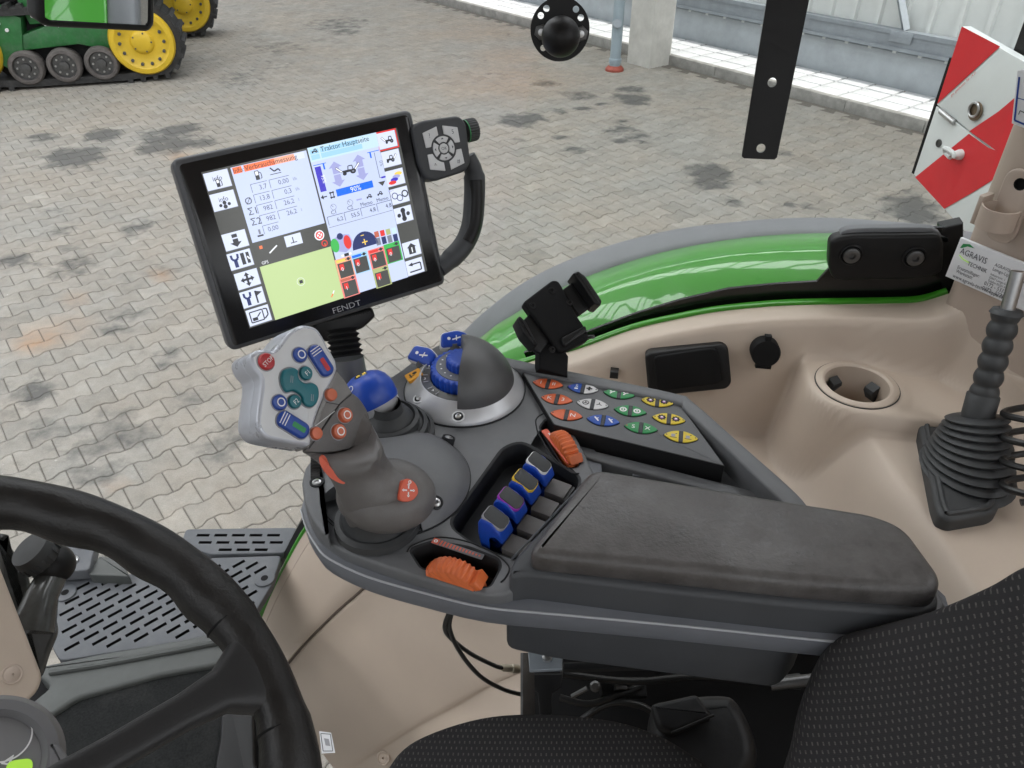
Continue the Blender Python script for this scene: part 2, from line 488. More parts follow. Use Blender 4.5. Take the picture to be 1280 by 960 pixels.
# thin window glass
mm = bpy.data.materials.new('window_glass'); mm.use_nodes = True; nt = mm.node_tree; nt.nodes.clear()
tr = nt.nodes.new('ShaderNodeBsdfTransparent'); tr.inputs[0].default_value = (.965, .985, .97, 1)
gl = nt.nodes.new('ShaderNodeBsdfGlossy'); gl.inputs['Roughness'].default_value = .03
fz = nt.nodes.new('ShaderNodeFresnel'); fz.inputs[0].default_value = 1.3
mx = nt.nodes.new('ShaderNodeMixShader'); out = nt.nodes.new('ShaderNodeOutputMaterial')
nt.links.new(fz.outputs[0], mx.inputs[0]); nt.links.new(tr.outputs[0], mx.inputs[1]); nt.links.new(gl.outputs[0], mx.inputs[2]); nt.links.new(mx.outputs[0], out.inputs[0])
M['glass'] = mm

# seat cloth: dark weave with rows of small pale dashes
def seat_cloth():
    m = mat('seat_cloth', (.017, .016, .017), .9, spec=.2); nt = m.node_tree; L = nt.links.new; b = nt.nodes['Principled BSDF']
    at = nt.nodes.new('ShaderNodeAttribute'); at.attribute_name = 'loc2'
    sx = nt.nodes.new('ShaderNodeSeparateXYZ'); L(at.outputs['Vector'], sx.inputs[0])
    def mth(op, a, b2=None, c=None):
        n = nt.nodes.new('ShaderNodeMath'); n.operation = op
        for k, x in enumerate((a, b2, c)):
            if x is None: continue
            if isinstance(x, (int, float)): n.inputs[k].default_value = x
            else: L(x, n.inputs[k])
        return n.outputs[0]
    def dashes(px, py, hw, hh):
        ys = mth('DIVIDE', sx.outputs[1], py); row = mth('FLOOR', ys)
        xs = mth('ADD', mth('DIVIDE', sx.outputs[0], px), mth('MULTIPLY', row, .5))
        fx = mth('ABSOLUTE', mth('SUBTRACT', mth('FRACT', xs), .5)); fy = mth('ABSOLUTE', mth('SUBTRACT', mth('FRACT', ys), .5))
        return mth('MULTIPLY', mth('LESS_THAN', fx, hw), mth('LESS_THAN', fy, hh))
    d = dashes(.0050, .0058, .13, .22)
    nz = nt.nodes.new('ShaderNodeTexNoise'); nz.inputs['Scale'].default_value = 900; L(at.outputs['Vector'], nz.inputs['Vector'])
    k = mth('MULTIPLY', d, mth('MULTIPLY_ADD', nz.outputs[0], 2.2, -.35))
    mx = nt.nodes.new('ShaderNodeMix'); mx.data_type = 'RGBA'; L(k, mx.inputs[0])
    mx.inputs[6].default_value = (.029, .028, .0295, 1); mx.inputs[7].default_value = (.105, .098, .094, 1); L(mx.outputs[2], b.inputs['Base Color'])
    w = dashes(.0014, .0014, .4, .4)
    bp = nt.nodes.new('ShaderNodeBump'); bp.inputs['Strength'].default_value = .7; bp.inputs['Distance'].default_value = .0008
    L(mth('ADD', mth('MULTIPLY', w, .4), d), bp.inputs['Height']); L(bp.outputs[0], b.inputs['Normal'])
    return m
M['seat'] = seat_cloth()

# paving stone: grey concrete, per-stone tint, oil darkness and rust carried as stone attributes
def paver_mat():
    m = mat('paving_stone', (.3, .28, .25), .88, spec=.25); nt = m.node_tree; L = nt.links.new; b = nt.nodes['Principled BSDF']
    at = nt.nodes.new('ShaderNodeAttribute'); at.attribute_name = 'stone'
    sp = nt.nodes.new('ShaderNodeSeparateXYZ'); L(at.outputs['Vector'], sp.inputs[0])
    geo = nt.nodes.new('ShaderNodeNewGeometry')
    def noise(scale, det=5, rough=.6):
        n = nt.nodes.new('ShaderNodeTexNoise'); n.inputs['Scale'].default_value = scale; n.inputs['Detail'].default_value = det; n.inputs['Roughness'].default_value = rough
        L(geo.outputs['Position'], n.inputs['Vector']); return n.outputs[0]
    def rng(x, a, b2, c, d):
        n = nt.nodes.new('ShaderNodeMapRange'); n.inputs[1].default_value = a; n.inputs[2].default_value = b2; n.inputs[3].default_value = c; n.inputs[4].default_value = d
        L(x, n.inputs[0]); return n.outputs[0]
    def mth(op, a, b2):
        n = nt.nodes.new('ShaderNodeMath'); n.operation = op
        for k, x in enumerate((a, b2)):
            if isinstance(x, (int, float)): n.inputs[k].default_value = x
            else: L(x, n.inputs[k])
        return n.outputs[0]
    def mix(f, a, c, bt='MIX'):
        n = nt.nodes.new('ShaderNodeMix'); n.data_type = 'RGBA'; n.blend_type = bt
        for k, x in ((0, f), (6, a), (7, c)):
            if isinstance(x, (int, float)): n.inputs[k].default_value = x
            elif isinstance(x, tuple): n.inputs[k].default_value = (*x, 1)
            else: L(x, n.inputs[k])
        return n.outputs[2]
    big = noise(.9, 6, .7); mid = noise(9, 6, .65); fine = noise(160, 3, .6)
    warm = mix(rng(big, .38, .62, 0, 1), (.258, .249, .226), (.278, .252, .216))
    v = mth('MULTIPLY', mth('MULTIPLY', sp.outputs[0], rng(mid, .25, .75, .82, 1.18)), rng(fine, .3, .7, .88, 1.12))
    c1 = mix(1.0, warm, v, 'MULTIPLY')
    blot = noise(5.5, 5, .62)
    oil = rng(mth('ADD', sp.outputs[1], rng(blot, .3, .7, -.42, .42)), .28, .80, 0, .80)
    c2 = mix(oil, c1, (.075, .076, .075))
    rust = mth('MULTIPLY', sp.outputs[2], rng(mid, .3, .65, .3, 1.0))
    c3 = mix(rust, c2, (.36, .20, .10))
    pale = rng(noise(30, 2, .5), .73, .78, 0, .5)
    c4 = mix(pale, c3, (.55, .54, .5)); L(c4, b.inputs['Base Color'])
    bp = nt.nodes.new('ShaderNodeBump'); bp.inputs['Strength'].default_value = .5; bp.inputs['Distance'].default_value = .002
    L(fine, bp.inputs['Height']); L(bp.outputs[0], b.inputs['Normal'])
    return m
M['paver'] = paver_mat()
M['joint'] = mat('joint_sand', (.125, .115, .10), .95, var=.3, vscale=40)

# ================================================================== YARD
KD = atz(830, 79, 0).dot(MDIR)            # distance of the kerb along MDIR
ROW = V((-MDIR.y, MDIR.x, 0))             # across the paver rows
g = MB()
gf = Fr((0, 0, -.006), MDIR, ROW)
g.poly(gf, rect(-18, KD + 6, -22, 40), M['joint'])
ground = g.build('ground', kind='structure', label='paved yard of grey interlocking double T paving stones')
STN = [(40, 490, .12, .75), (75, 290, .12, .5), (18, 326, .14, .6), (92, 333, .16, .65), (170, 285, .14, .6), (60, 330, .05, .5), (65, 262, .1, .5),
       (128, 168, .2, .8), (95, 196, .28, .85), (205, 182, .26, .9), (225, 163, .22, .8), (52, 171, .14, .8), (250, 178, .18, .7), (160, 395, .12, .5), (145, 412, .08, .5),
       (200, 338, .1, .45), (80, 310, .08, .4), (110, 560, .25, .4), (150, 550, .2, .45), (80, 575, .15, .35), (275, 548, .13, .55), (207, 450, .12, .45), (222, 492, .12, .35), (50, 540, .1, .5),
       (215, 505, .12, .35), (140, 590, .14, .4),
       (650, 150, .22, 1), (665, 146, .14, .9), (700, 140, .1, .7), (790, 124, .22, 1), (790, 112, .16, .8), (683, 104, .15, .8), (725, 120, .18, .7), (730, 136, .1, .8),
       (700, 172, .1, .8), (720, 188, .1, .8), (755, 131, .08, .7), (778, 153, .08, .8), (785, 162, .1, .8), (765, 165, .1, .7), (795, 170, .12, .8), (775, 176, .08, .8), (800, 177, .06, .7),
       (887, 214, .2, .95), (888, 228, .16, .95), (917, 254, .08, .7), (982, 256, .06, .7), (1008, 257, .08, .7), (985, 192, .1, .6), (1135, 254, .2, .85), (1145, 268, .2, .9), (1160, 258, .1, .7),
       (950, 228, .06, .4), (1105, 268, .1, .45), (420, 30, .5, .45), (350, 60, .4, .35), (300, 100, .35, .4), (340, 85, .3, .3), (215, 180, .18, .8), (430, 40, .25, .5), (195, 168, .15, .6)]
RST = [(48, 425, .13, .75), (75, 412, .18, .3), (95, 375, .1, .35), (205, 345, .08, .6), (150, 605, .05, .4), (640, 100, .8, .28), (640, 70, .5, .25), (225, 195, .1, .5), (600, 40, .7, .2)]
STN = [(atz(a, b, 0), c, d) for a, b, c, d in STN]; RST = [(atz(a, b, 0), c, d) for a, b, c, d in RST]
PLN, PWD = .2, .165
LP, e, wj = PLN / 2 - .0022, .0125, .0022
def bone():
    h = PWD / 2; s = .018; q = PLN / 4
    t = [(-LP, h + e - wj), (-q - s, h + e - wj), (-q + s, h - e - wj), (q - s, h - e - wj), (q + s, h + e - wj), (LP, h + e - wj)]
    return [(a, -b) for a, b in t] + [(a, b) for a, b in reversed(t)]
BONE = bone()
def paver_mb(fr, mb, z=0.0):
    mb.prism(fr, BONE, -.03, z, M['paver'], .004, 1, cap0=False)
cells = []
for j in range(-75, 130):
    for i in range(-75, 75):
        m = (i + (.5 if j % 2 else 0)) * PLN; r = j * PWD
        if m > KD - .1: continue
        P = MDIR * m + ROW * r
        d = (P - CAM).dot(CF)
        if d < .5: continue
        x, y, d = project(P)
        if not (-60 < x < 1340 and -60 < y < 1000): continue
        cells.append((P, x, y, d))
def open_view(x, y):
    """rough: paving seen past the cab, for choosing which stones show largest"""
    if x > 372 and y > 440 - .35 * max(0, x - 560): return False
    if x > 560 and y > 275: return False
    if 205 < x < 560 and 140 < y < 440: return False
    if x < 180 and y > 600 + .5 * x: return False
    if y < 110 and x < 240: return False
    return y < 690
def stains(P):
    dk = 0; ru = 0
    for q, r, k in STN:
        if abs(P.x - q.x) > r * 1.9: continue
        dd = (P - q).length
        if dd < r * 1.8: dk = max(dk, min(1, k * 1.15) * (1 - sstep(r * .5, r * 1.8, dd)))
    for q, r, k in RST:
        if abs(P.x - q.x) > r * 1.9: continue
        dd = (P - q).length
        if dd < r * 1.9: ru = max(ru, k * (1 - sstep(r * .2, r * 1.9, dd)))
    return dk, ru
def tint(): return max(.8, random.gauss(1, .05)), (random.uniform(.1, .3) if random.random() < .05 else 0)
cells.sort(key=lambda c: c[3] + (0 if open_view(c[1], c[2]) else 100))
single, rest = cells[:300], cells[300:]
def set_stone(me, vals):
    at = me.attributes.new('stone', 'FLOAT_VECTOR', 'POINT')
    for i, v in enumerate(vals): at.data[i].vector = v
cache = {}
for P, x, y, d in single:
    t, sp0 = tint(); own = stains(P)[0] > .01 or stains(P)[1] > .01 or stains(P + MDIR * .1)[0] > .01 or stains(P - MDIR * .1)[0] > .01
    key = (round(t * 16), round(sp0 * 8))
    if own or key not in cache:
        b = MB(); paver_mb(Fr((0, 0, 0), MDIR, ROW), b); me = b.mesh('paver')
        set_stone(me, [(t, max(sp0, stains(P + v.co)[0]), stains(P + v.co)[1]) for v in me.vertices] if own else [(key[0] / 16, key[1] / 8, 0)] * len(me.vertices))
        if not own: cache[key] = me
    else: me = cache[key]
    o = bpy.data.objects.new('paver', me); COL.objects.link(o); o.parent = ground
    o.location = P + V((0, 0, random.uniform(-.0015, .0015))) - WLOC['ground']; o.rotation_euler = (random.gauss(0, .003), random.gauss(0, .003), 0)
b = MB(); vals = []
for P, x, y, d in rest:
    n0 = len(b.v); paver_mb(Fr(P + V((0, 0, random.uniform(-.0015, .0015))), MDIR, ROW), b); t, sp0 = tint()
    near = any((P - q).length < r * 2 + .15 for q, r, k in STN + RST)
    for v in b.v[n0:]:
        dk, ru = stains(V((v[0], v[1], 0))) if near else (0, 0)
        vals.append((t, max(sp0, dk), ru))
o = b.build('paver_field', ground, kind='stuff'); set_stone(o.data, vals)

# kerb and pale strip under the wall
kf = Fr((0, 0, 0), KDIR, MDIR)            # u along the wall, v outwards
kerb = thing('kerb', MDIR * KD, None, None, kind='structure')
for i in range(-22, 3):
    b = MB(); b.box(kf, i * 1.0 + .004, i * 1.0 + .996, KD, KD + .10, -.05, .125, M['kerb'], .008)
    b.build('kerb_stone', kerb)
strip_ = thing('paved_strip', MDIR * (KD + .5), None, None, kind='structure')
sm = None
for i in range(-55, 6):
    for j in range(3):
        if sm is None:
            b = MB(); b.box(kf, .018, .382, 0.016, .284, -.03, .115, M['slab'], .008); sm = b.mesh('slab')
        o = bpy.data.objects.new('slab', sm); COL.objects.link(o); o.parent = strip_
        o.location = KDIR * (i * .4) + MDIR * (KD + .104 + j * .3) + V((0, 0, random.uniform(-.003, .003))) - WLOC['paved_strip']

# hall wall: ribbed cladding sheets, girt and brace
WD = KD + 1.02
wall = thing('hall_wall', MDIR * WD, 'pale grey ribbed metal cladding wall with a steel rail along its foot', 'wall')
def clad(u0, u1, z0, z1):
    b = MB(); pts = []; u = u0
    while u < u1 - .01:
        pts += [(u, 0), (u + .20, 0), (u + .215, -.05), (u + .26, -.05), (u + .275, 0)]; u += .3334
    pts.append((u1, 0)); pts = [(min(a, u1), c) for a, c in pts]
    rows = [[kf.pt(a, WD + .05 + c, z) for a, c in pts] for z in (z0, z1)]
    b.grid(rows, M['cladding'])
    for i in range(len(b.s)): b.s[i] = False
    return b
for i in range(-24, 4): clad(i, i + 1.0, .50, 6.6).build('wall_panel', wall, solid=.002)
b = MB(); b.box(kf, -24, 4, WD, WD + .08, .1, .52, M['galv_pale'], .005); b.build('plinth', wall)
# steel rail: a Z-shaped girt
b = MB()
b.prism(Fr(kf.pt(-24, WD, 0), MDIR, (0, 0, 1)), [(-.02, .56), (-.15, .56), (-.15, .60), (-.13, .60), (-.13, .74), (-.15, .74), (-.15, .79), (-.02, .79)], -0, 28, M['galv'], .002, 1)
b.build('girt', wall)
P0 = kf.pt(0, WD - .08, .8)
b = MB()
q = atz(1048, 59, .79); uq = q.dot(KDIR)
b.tube([kf.pt(uq, WD - .07, .79), kf.pt(uq - .75, WD - .07, 2.2)], .05, M['galv'], 4); b.build('brace', wall)
b = MB(); b.box(Fr(kf.pt(uq, WD - .16, .66), KDIR, MDIR), -.14, .14, 0, .02, 0, .12, M['galv'], .003); b.build('gusset_plate', wall)

# concrete pillar and drain pipe at the kerb
pc = atz(826, 82, 0); pu = pc.dot(KDIR)
b = MB(); b.box(kf, pu - .42, pu + .02, KD - .40, KD + .02, -.05, 6.58, M['concrete'], .02)
b.build('concrete_pillar', None, 'square pale concrete pillar standing at the kerb', 'pillar')
dp = atz(768, 88, 0)
dpo = thing('drainpipe', dp, 'grey round drainpipe with red base beside the concrete pillar', 'drainpipe')
b = MB(); b.lathe(flat(0), [(.075, .06), (.075, 6.55), (0, 6.55)], M['pipe'], 24); 
for i in range(len(b.v)): b.v[i] = tuple(V(b.v[i]) + dp)
b.build('pipe', dpo)
fr = Fr(dp, (1, 0, 0), (0, 1, 0))
b = MB(); b.lathe(fr, [(.13, 0), (.13, .03), (.10, .06), (.08, .07)], M['pipe_red'], 24); b.build('base_collar', dpo)
b = MB(); b.lathe(fr, [(.078, .10), (.088, .105), (.088, .16), (.078, .165)], M['pipe'], 24); b.build('pipe_joint', dpo)
b = MB(); b.lathe(Fr(dp + V((-.02, -.075, .62)), (1, 0, 0), (0, .25, 1)), [(0, .04), (.055, .04), (.06, 0)], M['galv'], 16); b.build('pipe_cap', dpo)

# hall roof with bands of translucent roof lights
roof = thing('hall_roof', MDIR * 1 + V((0, 0, 6.6)), None, None, kind='structure')
bands = [(-9.5, 1.2), (-6.2, 1.2), (-2.9, 1.2), (.4, 1.2), (3.7, 1.2), (7.4, .7)]  # last, narrower band added to brighten the wall and pillar
edges = [-12.5]
for m0, w in bands: edges += [m0, m0 + w]
edges.append(KD + .02)
for k in range(0, len(edges), 2):
    b = MB(); b.box(kf, -27, 14, edges[k], edges[k + 1], 6.6, 6.72, M['roof'], .005); b.build('roof_sheet', roof)
pm = None
for m0, w in bands:
    for u in range(-27, 14):
        if pm is None:
            b = MB(); b.box(kf, 0, 1, -.05, w + .05, 6.73, 6.74, M['rooflight'], .001); pm = b.mesh('roof_light')
        o = bpy.data.objects.new('roof_light', pm); COL.objects.link(o); o.parent = roof; o.location = KDIR * u + MDIR * m0 - WLOC['hall_roof']
    b = MB()
    for u in range(-27, 15): b.box(kf, u - .06, u + .06, m0 + .001, m0 + w - .001, 6.62, 6.70, M['roof'], .002)
    b.build('glazing_bars', roof, kind='stuff')

# ------------------------------------------------------------------ green crawler tractor at the back of the yard
A0 = atz(-60, 119, 0); A1 = atz(232, 99, 0)
tx = (A1 - A0).normalized(); ty = V((0, 0, 1)).cross(tx)     # tx along the track, ty away from us
crawler = thing('crawler_tractor', A1, 'green tracked tractor with yellow wheels parked at the back', 'tractor')
tf = Fr(A1, tx, (0, 0, 1))                                     # u along, v up, w towards us
def track_unit(org, parent, full=True):
    f = Fr(org, tx, (0, 0, 1))
    yr = .40; c1 = (-.42, .50); L = 2.08
    # belt: long loop round front and rear wheels
    loop = []
    def arc(cu, cv, r, a0, a1, n=14):
        return [(cu + r * math.cos(R(a0 + (a1 - a0) * i / n)), cv + r * math.sin(R(a0 + (a1 - a0) * i / n))) for i in range(n + 1)]
    loop = arc(c1[0], c1[1], .47, 100, -62) + [(-.75, .035), (-1.9, .035)] + arc(c1[0] - L, c1[1], .47, 242, 80)
    b = MB()
    inn = offset(ccw(loop), .08)
    def bar(poly, hole, w0, w1, m):
        n = len(poly)
        vs = [f.pt(a, c, w0) for a, c in poly] + [f.pt(a, c, w1) for a, c in poly] + [f.pt(a, c, w0) for a, c in hole] + [f.pt(a, c, w1) for a, c in hole]
        fs = []
        for i in range(n):
            j = (i + 1) % n
            fs += [[i, j, n + j, n + i], [2 * n + i, 3 * n + i, 3 * n + j, 2 * n + j], [n + i, n + j, 3 * n + j, 3 * n + i], [i, 2 * n + i, 2 * n + j, j]]
        b.add(vs, fs, m)
    bar(ccw(loop), inn, -.55, .0, M['tyre']); b.build('track_belt', parent)
    b = MB(); b.prism(f, rounded([(-.25, .10), (-2.2, .10), (-2.45, .5), (-2.2, .86), (-.6, .86), (-.1, .5)], .08, 3), -.5, -.3, M['tyre']); b.build('inner_shade_plate', parent)  # added dark plate for the darkness inside the track loop
    # lugs
    pl = ccw(loop); n = len(pl); per = [0]
    for i in range(n): per.append(per[-1] + (V(pl[(i + 1) % n]) - V(pl[i])).length)
    b = MB(); s = 0
    while s < per[-1]:
        i = max(k for k in range(n) if per[k] <= s); t = (s - per[i]) / max(1e-6, per[i + 1] - per[i])
        p = V(pl[i]).lerp(V(pl[(i + 1) % n]), t); d = (V(pl[(i + 1) % n]) - V(pl[i])).normalized(); nn = V((d.y, -d.x))
        if p.y + nn.y * .04 > 0:
            q = [p - d * .035, p + d * .035, p + d * .025 + nn * .045, p - d * .025 + nn * .045]
            b.prism(f, [tuple(x) for x in q], -.54, .012, M['tyre'])
        s += .16
    b.build('track_lugs', parent, kind='stuff')
    for cu in (c1[0], c1[0] - L):
        wf = f.sub(cu, c1[1], .02)
        w = MB(); w.lathe(wf, [(.405, -.16), (.405, .0), (.385, .035), (.33, .04), (.30, .02), (.20, -.005), (.15, .0), (.13, .03), (.10, .045), (.04, .05), (0, .05)], M['jd_yellow'], 48)
        wo = w.build('yellow_wheel', parent)
        w = MB()
        for k in range(14):
            a = 2 * PI * k / 14; w.lathe(wf.sub(.27 * math.cos(a), .27 * math.sin(a), .01), [(.022, 0), (.022, .03), (0, .035)], M['darksteel'], 6)
        for k in range(5):
            a = 2 * PI * k / 5; w.lathe(wf.sub(.115 * math.cos(a), .115 * math.sin(a), .035), [(.012, 0), (.012, .012), (0, .014)], M['darksteel'], 6)
        w.build('bolt_circle', wo, kind='stuff')
    for k in range(3):
        rf = f.sub(c1[0] - .56 - k * .45, .265, .01)
        w = MB(); w.lathe(rf, [(.20, -.2), (.21, -.1), (.21, -.01), (.19, .02), (.155, .025), (.145, 0)], M['roller'], 32); ro = w.build('road_roller', parent)
        w = MB(); w.lathe(rf, [(.147, .0), (.14, -.03), (.06, -.03), (.055, .01), (0, .015)], M['darksteel'], 28)
        for q in range(8):
            a = 2 * PI * q / 8; w.lathe(rf.sub(.105 * math.cos(a), .105 * math.sin(a), -.03), [(.013, 0), (.013, .02), (0, .022)], M['chrome'], 6)
        w.build('roller_hub', ro)
track_unit(A1, crawler)
track_unit(A1 + tx * .35 + ty * 2.6, crawler)
b = MB()
b.prism(tf, [(-.62, .50), (-.75, .78), (-1.3, .80), (-1.9, .62), (-2.6, .55), (-2.6, .42), (-1.9, .46), (-1.2, .50), (-.9, .42)], -.34, -.06, M['jd_green'], .02, 2)
b.prism(tf, [(-1.9, .30), (-1.75, .85), (-2.05, 1.0), (-2.25, 1.0), (-2.25, .4), (-2.05, .22)], -.30, -.03, M['jd_green'], .02, 2)
b.build('track_frame', crawler)
b = MB()
b.prism(tf, [(-1.7, .75), (-.55, .78), (-.5, 1.05), (-1.0, 1.3), (-1.8, 1.3)], -.40, -.10, M['jd_green'], .03, 2)
b.build('drive_housing', crawler)
b = MB(); b.box(tf, -3.4, .2, 1.15, 2.3, -1.9, -.25, M['jd_green'], .06); b.build('hood', crawler)
b = MB(); b.box(tf, -2.2, -1.8, 1.0, 1.16, -.24, -.22, M['black'], .01); b.box(tf, -3.2, -2.35, .62, .98, -.55, -.2, M['black'], .03); b.build('grille', crawler)
b = MB()
for u, v in ((-1.62, .86), (-1.5, .76), (-1.36, .74), (-1.2, .80), (-1.12, .86), (-2.02, .93), (-2.1, .87), (-2.02, .80), (-2.13, .76), (-1.95, .72), (-2.2, .95), (-.9, .98), (-.78, .98)):
    b.lathe(tf.sub(u, v, -.02 if v < .99 and u < -1.9 else -.05), [(.022, -.04), (.022, .012), (0, .016)], M['white'], 8)
b.build('frame_bolts', crawler, kind='stuff')

# exterior mirror hanging in front of the windscreen post, top left
mo = atd(95, -60, 1.5); mn = ((CAM - mo).normalized() + (V((.25, 1.35, 2.12)) - mo).normalized()).normalized()
mex = (CR - mn * CR.dot(mn)).normalized(); mf = Fr(mo, mex, mn.cross(mex))
mp = rounded(mf.px([(36, -150), (44, 24), (56, 33), (184, 39), (191, 30), (193, -150)]), .03, 5)
mir = thing('exterior_mirror', mf.o, 'black framed rear view mirror hanging at the top left', 'mirror')
b = MB(); b.prism(mf, mp, -.05, .012, M['black'], .012, 3, rb=.02, holes=[(offset(ccw(mp), .014), .006, M['matt_black'], .002)]); b.build('mirror_frame', mir)
b = MB(); b.poly(mf, offset(ccw(mp), .0145), M['mirror'], .0075); b.build('mirror_glass', mir)
b = MB(); b.tube([mf.pt(0, .18, -.04), mf.pt(-.1, .3, -.06), mf.pt(-.4, .35, 0)], .014, M['black'], 10); b.build('mirror_arm', mir)

# ================================================================== TRACTOR: fender, window, trim
ARCH_L = 1.145
# wheel arch line (forward, height) read along the trim edge
arch_px = [(300, 830), (318, 785), (335, 748), (357, 705), (382, 661), (430, 600), (500, 530), (590, 478), (660, 452), (720, 436), (790, 411), (850, 397), (900, 388), (960, 382), (1000, 380), (1050, 379), (1110, 378), (1150, 376), (1185, 366)]
arch = [atlat(a, b, ARCH_L) for a, b in arch_px]
arch = spline(arch, 5)
def nrm_at(i):
    t = (arch[min(i + 1, len(arch) - 1)] - arch[max(i - 1, 0)]).normalized()
    n = LAT.cross(t).normalized()
    return n if n.dot(V((-1, 0, 1))) > 0 else -n
AN = [nrm_at(i) for i in range(len(arch))]
def sweep(mb, sec, mt, i0=0, i1=None):
    """sec: (lateral offset, outward offset)"""
    i1 = i1 or len(arch)
    return mb.loft([[arch[i] + LAT * l + AN[i] * h for l, h in sec] for i in range(i0, i1)], mt)

fender = thing('rear_fender', atlat(850, 400, 1.3) - V((0, 0, .3)), 'glossy green curved rear mudguard with grey rubber lip', 'mudguard')
# fender follows lip lines seen in the photograph
lip_px = [(480, 640), (520, 520), (560, 440), (585, 407), (615, 380), (650, 354), (690, 332), (740, 312), (790, 297), (850, 284), (910, 277), (970, 272), (1040, 271), (1100, 275), (1160, 280), (1220, 290)]
mid_px = [(500, 660), (540, 545), (575, 470), (610, 420), (640, 396), (680, 372), (725, 350), (770, 333), (820, 318), (870, 307), (920, 299), (975, 294), (1030, 292), (1090, 294), (1150, 298), (1210, 306)]
lip = spline([atlat(a, b, 1.53) for a, b in lip_px], 4); mid = spline([atlat(a, b, 1.45) for a, b in mid_px], 4)
n = len(lip); rows = []; lrows = []; lrows2 = []
def arch_pt(t):
    k = t * (len(arch) - 1); i = min(int(k), len(arch) - 2); return arch[i].lerp(arch[i + 1], k - i), AN[i]
for i in range(n):
    t = i / (n - 1)
    # matching arch point: nearest along forward direction
    f = mid[i].dot(FWD)
    best = min(range(len(arch)), key=lambda k: abs(arch[k].dot(FWD) - f + .03) if arch[k].z > 1.2 else 9)
    A = arch[best] - V((0, 0, .03)) + LAT * .02
    A = V((mid[i].x, mid[i].y, 0)) + V((0, 0, A.z)) - LAT * (mid[i].dot(LAT) - 1.165)
    Mp = mid[i]
    row = []
    for k in range(13):
        u = k / 12
        q = A.lerp(Mp, u) + V((0, 0, .035 * math.sin(PI * u)))
        row.append(q)
    rows.append(row)
    l = lip[i]
    lrows.append([Mp + V((0, 0, -.012)), Mp + V((0, 0, .001)), Mp.lerp(l, .12) + V((0, 0, .005)), Mp.lerp(l, .5) + V((0, 0, .006)), Mp.lerp(l, .85) + V((0, 0, .002)), l + V((0, 0, -.004)), l + LAT * .012 + V((0, 0, -.02)), l + LAT * .012 + V((0, 0, -.09))])
b = MB(); b.grid(rows, M['green_paint']); b.build('fender_skin', fender, solid=.004, sub=1)
b = MB(); b.grid(lrows, M['fender_lip']); b.build('fender_lip', fender, solid=.004, sub=1)

trim = thing('cab_side_trim', atlat(900, 560, .95) - V((0, 0, .4)), 'beige moulded side trim of the cab with cup holder and black flap', 'cab trim')
# green frame strip and black seal along the arch
b = MB(); sweep(b, [(.0, -.004), (.0, .003), (.003, .005), (.008, .005), (.011, .002), (.012, -.02)], M['green_paint']); b.build('green_frame_strip', trim)
b = MB(); sweep(b, [(.014, -.03), (.014, .006), (.022, .016), (.075, .018), (.085, .010), (.085, -.03)], M['black'], 0, 36); b.build('door_seal', trim)

# side window: pane, black frit along its lower edge, hinge cover
win = thing('side_window', atlat(850, 395, 1.17), 'clear side window with black printed edge and black hinge cover', 'window')
WL = 1.168
wf = Fr(LAT * WL + V((0, 0, 0)), -FWD, (0, 0, 1))                 # u rearward, v up
top_frit = [(655, 440), (700, 425), (736, 413), (794, 391), (850, 374), (911, 360), (970, 354), (1021, 351), (1040, 330), (1042, 296), (1070, 287), (1185, 283)]
bot_frit = [(1192, 368), (1150, 374), (1110, 376), (1050, 377), (1000, 378), (950, 381), (900, 386), (850, 395), (790, 409), (720, 434), (660, 450)]
fp = wf.px(top_frit) + wf.px(bot_frit)
b = MB(); b.prism(wf, fp, -.003, .003, M['frit']); b.build('frit_band', win)
gp = wf.px([(560, 480), (600, 380), (640, 250), (690, -80), (1330, -80), (1192, 368)] + bot_frit[1:])
b = MB(); b.poly(wf, gp, M['glass']); b.build('pane', win)
hf = Fr(LAT * (WL - .012), -FWD, (0, 0, 1))
hp = rounded(hf.px([(1036, 296), (1060, 290), (1172, 289), (1178, 300), (1176, 338), (1150, 345), (1040, 347), (1034, 330)]), .012, 4)
b = MB(); b.prism(hf, hp, -.01, .012, M['black'], .006, 3); hc = b.build('hinge_cover', win)
b = MB(); q = sp2(hf.px([(1050, 294), (1060, 286), (1110, 284), (1165, 285), (1180, 300), (1176, 296), (1110, 291), (1062, 292)]), 3); b.prism(hf, q, -.012, .002, M['fender_lip'], .002); b.build('hinge_trim', win)
for a, c in ((1064, 318), (1143, 321)):
    u, v = hf.hit(a, c, .012); f = hf.sub(u, v, .012)
    b = MB(); b.lathe(f, [(.017, 0), (.017, .003), (.0155, .004), (.013, .002), (.0125, .002)], M['black'], 28); b.lathe(f, [(.0125, .002), (.012, .007), (.008, .0085), (.005, .008), (.004, .004), (0, .004)], M['darksteel'], 20); b.build('hinge_bolt', hc)
# black rubber seal right of the hinge, down to the pillar foot
b = MB(); b.prism(wf, wf.px([(1176, 284), (1204, 278), (1204, 372), (1180, 368), (1172, 345)]), -.02, .004, M['black'], .004); b.build('window_seal', win)

PE0 = V((math.cos(R(58)), -math.sin(R(58)), 0)); PN0 = V((-math.sin(R(58)), -math.cos(R(58)), 0)); PO0 = atlat(1180, 380, 1.12); PO0.z = 0
